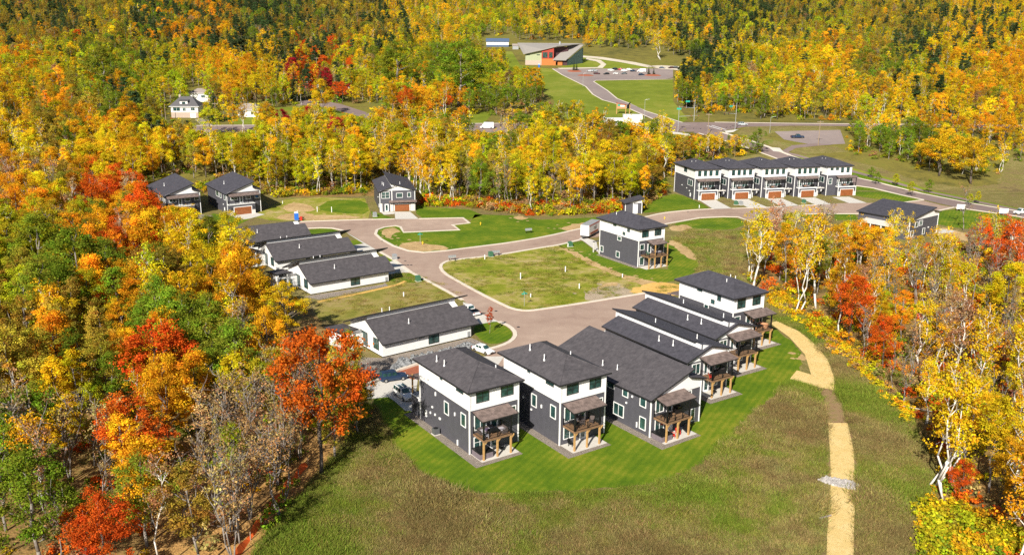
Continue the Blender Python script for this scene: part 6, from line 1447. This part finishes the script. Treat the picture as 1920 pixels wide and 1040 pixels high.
# planting islands in the far car park
for px, py, w, lab in ((1077, 134, 11, 'red mulch island with two dark conical trees in the far car park'), (1098, 142, 12, 'bare red mulch island in the left of the far car park'), (1224, 142, 12, 'red mulch island with two conical trees at the right of the far car park')):
    g = at(px, py); m = MB(); n = 14; ring = [(g.x + w * .5 * math.cos(6.283 * i / n), g.y + w * .42 * math.sin(6.283 * i / n)) for i in range(n)]
    v = [(a, b, tz(a, b) + .05) for a, b in ring] + [(g.x + (a - g.x) * .8, g.y + (b - g.y) * .8, tz(a, b) + .35) for a, b in ring]
    m.add(v, [(i, (i + 1) % n, n + (i + 1) % n, n + i) for i in range(n)] + [tuple(range(n, 2 * n))]); o = m.build('planting_island', 'mulch_red'); o['kind'] = 'structure'
for px, py, top, lab in ((1076, 133, 117, 'left dark conical tree on the mulch island by the visitor centre'), (1081, 133, 118, 'right dark conical tree on the mulch island by the visitor centre'), (1216, 140, 125, 'broad dark conical tree on the right car park island'), (1225.5, 140, 127, 'narrow blue green conical tree on the right car park island')):
    g = at(px, py); s = to_px(g.x, g.y, g.z)[2]; plant('spruce', g.x, g.y, (py - top) / (s * .97), (.045, .075, .03), lab, None, hr)
# stones
def stones(name, outline, n, s0, s1, mat, z=0.0, sd=4):
    rg = random.Random(sd); m = MB(); xs = [p[0] for p in outline]; ys = [p[1] for p in outline]; k = 0
    while k < n:
        x, y = rg.uniform(min(xs), max(xs)), rg.uniform(min(ys), max(ys))
        if not inside(outline, x, y): continue
        s = rg.uniform(s0, s1); a = rg.uniform(0, 6.28); pts = []
        for dz, f in ((0, 1.0), (.45, .95), (.75, .5)):
            pts.append([(x + s * f * rg.uniform(.75, 1.1) * math.cos(a + t * 1.256) * .6, y + s * f * rg.uniform(.75, 1.1) * math.sin(a + t * 1.256) * .6, z + dz * s * rg.uniform(.8, 1.1)) for t in range(5)])
        m.loft(pts); k += 1
    return m.build(name, mat, kind='stuff')
simple('stone_blue', (.19, .195, .20), .9, var=.75, scale=2.2); simple('stone_white', (.36, .335, .32), .9, var=.3, scale=2)
stones('boulders', px_poly([(728, 697), (752, 672), (800, 665), (878, 646), (906, 646), (900, 652), (850, 662), (800, 676), (765, 688), (735, 702)]), 190, .35, 1.0, 'stone_blue')
stones('boulders', px_poly([(1534, 900), (1549, 894), (1596, 902), (1615, 914), (1611, 920), (1566, 911)]), 480, .16, .36, 'stone_white', .02, 7)
# orange silt fence down the leaf-littered slope
pts = [at(*q) for q in ((578, 872), (560, 893), (545, 910), (530, 930), (510, 958), (490, 985), (470, 1012), (448, 1045))]
f = empty('silt_fence', pts[0], 0, 'sagging orange silt fence running down the leafy slope by the meadow', 'fence'); fb = MB(); ps = MB()
for i, (a, b) in enumerate(zip(pts, pts[1:])):
    n = 4
    for k in range(n):
        p = a.lerp(b, k / n) - pts[0]; q = a.lerp(b, (k + 1) / n) - pts[0]; h1, h2 = .55 + .3 * math.sin(i * 4 + k), .55 + .3 * math.sin(i * 4 + k + 1); o_ = .5
        fb.add([(p.x, p.y, -.02), (q.x, q.y, -.02), (q.x - o_, q.y - .2, h2), (p.x - o_, p.y - .2, h1), (p.x + .03, p.y, -.02), (q.x + .03, q.y, -.02), (q.x + .03 - o_, q.y - .2, h2), (p.x + .03 - o_, p.y - .2, h1)], [(0, 1, 2, 3), (7, 6, 5, 4), (3, 2, 6, 7)])
    p = a - pts[0]; s_ = MB(); s_.box(p.x - .05, p.y - .05, -.1, p.x + .05, p.y + .05, 1.1); s_.build('stake', 'utility_wood', f)
fb.build('fabric', 'orange_fabric', f)
# fallen log and trunk in the field
g = at(1548, 972); r = empty('fallen_log', (g.x, g.y, .1), .3, 'grey weathered log lying in the meadow left of the straw path', 'log'); m = MB(); m.tube((-.9, 0, .1), (.9, .2, .15), .14, .1, 8); m.build('trunk', 'bark_grey', r)
g = at(1722, 775); r = empty('fallen_birch', (g.x, g.y, .3), .2, 'bare fallen white trunk poking out of the right wood', 'fallen trunk'); m = MB(); m.tube((-2.4, .6, .9), (2, -.4, .1), .03, .08, 7); m.build('trunk', 'bark_white', r)

# ------------------------------------------------------------------ things on decks and patios
def onhouse(h, name, x, y, z, lab, cat, build, rot=0.0, group=None):
    root = HOUSES[h]; p = local_to_world(root, x, y, z); r = empty(name, p, root.rotation_euler.z + rot, lab, cat, group); build(r); return r
def b_tub(r): MB().box(-1.05, -1.05, 0, 1.05, 1.05, .85).build('cabinet', 'tub_side', r); MB().box(-1.1, -1.1, .85, 1.1, .0, 1.0).build('cover', 'metal_black', r); MB().box(-1.1, .015, .85, 1.1, 1.1, 1.0).build('cover', 'metal_black', r)
def b_chair(mat):
    def f(r):
        MB().box(-.32, -.32, .36, .32, .32, .46).build('seat', mat, r); MB().extr([(-.32, .28, .44), (.32, .28, .44), (.32, .46, 1.0), (-.32, .46, 1.0)], (0, .06, 0)).build('backrest', mat, r)
        for x in (-.28, .28):
            for y in (-.28, .28): MB().box(x - .03, y - .03, 0, x + .03, y + .03, .36).build('leg', mat, r)
            MB().box(x - .04, -.32, .6, x + .04, .32, .65).build('armrest', mat, r)
    return f
def b_sofa(w, mat, cush):
    def f(r):
        MB().box(-w / 2, -.4, .05, w / 2, .4, .4).build('base', mat, r); MB().box(-w / 2, .28, .4, w / 2, .42, .85).build('backrest', mat, r)
        n = max(2, int(w / .75))
        for i in range(n): MB().box(-w / 2 + .04 + (w - .08) * i / n, -.38, .41, -w / 2 + .02 + (w - .08) * (i + 1) / n, .26, .56).build('cushion', cush[i % len(cush)], r)
        for s in (-1, 1): MB().box(s * w / 2 - .1, -.4, .4, s * w / 2 + .1, .4, .66).build('armrest', mat, r)
    return f
def b_grill(r):
    MB().box(-.6, -.3, .1, .6, .3, .85).build('cabinet', 'metal_black', r); m = MB(); m.loft([[(-.4, -.28, .85), (.4, -.28, .85), (.4, .28, .85), (-.4, .28, .85)], [(-.4, -.2, 1.15), (.4, -.2, 1.15), (.4, .2, 1.15), (-.4, .2, 1.15)]]); m.build('hood', 'metal_black', r); MB().tube((-.3, -.32, .98), (.3, -.32, .98), .025, n=6).build('handle', 'chrome', r)
def b_table(r):
    MB().box(-.8, -.45, .68, .8, .45, .74).build('table_top', 'metal_black', r)
    for x in (-.7, .7):
        for y in (-.36, .36): MB().box(x - .03, y - .03, 0, x + .03, y + .03, .68).build('leg', 'metal_black', r)
def b_ac(r): MB().box(-.5, -.5, 0, .5, .5, .1).build('pad', 'concrete', r); MB().box(-.42, -.42, .1, .42, .42, .95).build('casing', 'unit_grey', r); MB().tube((0, 0, .95), (0, 0, .99), .36, n=12).build('fan_guard', 'metal_black', r)
onhouse('A', 'hot_tub', 1.25, -1.35, .06, 'dark lidded hot tub under the deck of the nearest house', 'hot tub', b_tub)
onhouse('C', 'hot_tub', 1.1, -1.35, .06, 'grey lidded hot tub under the deck of the broad roofed house', 'hot tub', b_tub)
onhouse('A', 'outdoor_sofa', 2.3, -.7, 3.0, 'pale and purple cushioned sofa on the deck of the nearest house', 'sofa', b_sofa(2.4, 'wicker', ('cushion_light', 'cushion_purple')))
onhouse('A', 'outdoor_sofa', 4.3, -1.7, 3.0, 'short pale sofa at the right end of the nearest deck', 'sofa', b_sofa(1.3, 'wicker', ('cushion_light',)), -1.57)
onhouse('A', 'deck_chair', 1.3, -2.1, 3.0, 'pale cushioned chair at the left deck rail of the nearest house', 'chair', b_chair('cushion_light'), 1.5)
onhouse('A', 'patio_table', 2.8, -1.6, 3.0, 'low dark table on the deck of the nearest house', 'table', b_table)
onhouse('A', 'patio_chair', 4.3, -1.4, .06, 'black chair in the shade under the deck of the nearest house', 'chair', b_chair('metal_black'), .4)
onhouse('A', 'air_conditioner', -.75, 8.2, .03, 'dark air conditioner on a pad along the side of the nearest house', 'air conditioner', b_ac)
onhouse('B', 'patio_chair', 1.3, -1.0, .06, 'black chair alone on the white patio of the second tall house', 'chair', b_chair('metal_black'), .5)
onhouse('B', 'patio_table', 1.6, -1.3, 3.0, 'dark table on the deck of the second tall house', 'table', b_table, 1.5)
for k, (x, y, a) in enumerate(((2.7, -1.5, 1.4), (4.3, -1.7, -.9), (3.3, -.8, .2))): onhouse('B', 'deck_chair', x, y, 3.0, ('dark chair beside the table on the second house deck', 'dark high backed chair at the right end of the second house deck', 'dark chair by the door on the second house deck')[k], 'chair', b_chair('wicker'), a)
onhouse('C', 'patio_chair', 2.7, -1.9, .06, 'red chair beside the hot tub under the broad roofed house deck', 'chair', b_chair('red_plastic'), .9)
onhouse('C', 'patio_chair', 4.1, -1.6, .06, 'red chair at the right under the broad roofed house deck', 'chair', b_chair('red_plastic'), -.5)
onhouse('C', 'grill', 4.6, -.8, 3.0, 'black grill on the deck of the broad roofed house', 'grill', b_grill); onhouse('C', 'patio_table', 1.8, -1.3, 3.0, 'grey topped table on the broad roofed house deck', 'table', b_table)
onhouse('C', 'grill', 5.8, -1.6, .06, 'black covered grill on the patio of the broad roofed house', 'grill', b_grill, 1.2)
for h, nm in (('D', 'third'), ('E', 'fourth')):
    word = 'the split roof house nearer the camera' if h == 'D' else 'the split roof house beside the last tall house'
    onhouse(h, 'patio_table', 4.6, -1.5, 3.0, 'dark table on the deck of ' + word, 'table', b_table, .3); onhouse(h, 'deck_chair', 3.5, -2.0, 3.0, 'red seated chair at the left rail of ' + word if h == 'D' else 'dark chair at the left rail of ' + word, 'chair', b_chair('red_plastic' if h == 'D' else 'wicker'), .8)
    onhouse(h, 'grill', 6.6, -1.2, 3.0, 'black grill on the deck of ' + word, 'grill', b_grill, -.3); onhouse(h, 'patio_chair', 4.9, -1.4, .06, 'black chair under the deck of ' + word, 'chair', b_chair('metal_black'), .3)
onhouse('F', 'outdoor_sofa', 3.9, -1.2, 3.0, 'tan sofa at the left of the last tall house deck', 'sofa', b_sofa(1.7, 'tan_furniture', ('tan_furniture',)), 1.3); onhouse('F', 'outdoor_sofa', 6.6, -1.4, 3.0, 'tan sofa at the right of the last tall house deck', 'sofa', b_sofa(1.7, 'tan_furniture', ('tan_furniture',)), -1.2); onhouse('F', 'patio_table', 5.2, -1.5, 3.0, 'black fire table between tan sofas on the last tall house deck', 'table', b_table)
onhouse('I', 'deck_chair', 2.0, -1.4, 3.0, 'green chair on the timber deck of the lone house', 'chair', b_chair('green_box'), .5); onhouse('I', 'outdoor_sofa', 5.0, -1.2, 3.0, 'pale sofa on the timber deck of the lone house', 'sofa', b_sofa(2.0, 'wicker', ('cushion_light',)))
for i, nm in enumerate(('leftmost', 'second', 'middle', 'fourth', 'rightmost')):
    g0 = 3.6 if i == 4 else .85
    onhouse('T%d' % i, 'outdoor_sofa', g0 + 3.2, -.9, 3.3, '%s townhouse balcony sofa with tan cushions' % nm, 'sofa', b_sofa(2.2, 'wicker', ('tan_furniture', 'cushion_light')), 0, 'balcony sofas of the townhouses'); onhouse('T%d' % i, 'grill', g0 + 5.6, -.8, 3.3, '%s townhouse balcony grill, black' % nm, 'grill', b_grill, 0, 'balcony grills of the townhouses')
# patio slabs and gravel strips round the near houses
for h, x0, x1, L_ in (('A', 0, 6.2, 17), ('B', 0, 6.2, 14), ('C', 0, 6.5, 9), ('D', 2.6, 8.4, 3), ('E', 2.6, 8.6, 3), ('F', 2.6, 8.7, 3), ('I', 0, 7.2, 15)):
    root = HOUSES[h]; w2 = lambda pts: [Vector(local_to_world(root, *p)) for p in pts]
    if h in 'ABC': sheet('gravel_bed', w2([(-1.35, L_), (-1.35, -3.95), (x1 + .1, -3.8), (x1 + .1, -.0), (10.4 if h == 'C' else 8.2, 0), (10.4 if h == 'C' else 8.2, .6), (0, .6), (0, L_)]), .026, 'gravel')
    elif h != 'I': sheet('gravel_bed', w2([(x0 - 1.2, -4.2), (x1 + .3, -4.1), (x1 + .3, .5), (x0 - 1.2, .5)]), .026, 'gravel')
    else: sheet('gravel_bed', w2([(-1.3, L_), (-1.3, -.8), (0, -.8), (0, L_)]), .026, 'gravel')
    MB().box(x0 + .15, -3.0, -.05, x1, -.06, .055).build('patio_slab', 'concrete', root)
for h in ('A', 'B'): MB().box(.05, 17.06 if h == 'A' else 17.06, -.05, 7.95, 19.5, .05).build('apron', 'concrete', HOUSES[h])
m = MB()
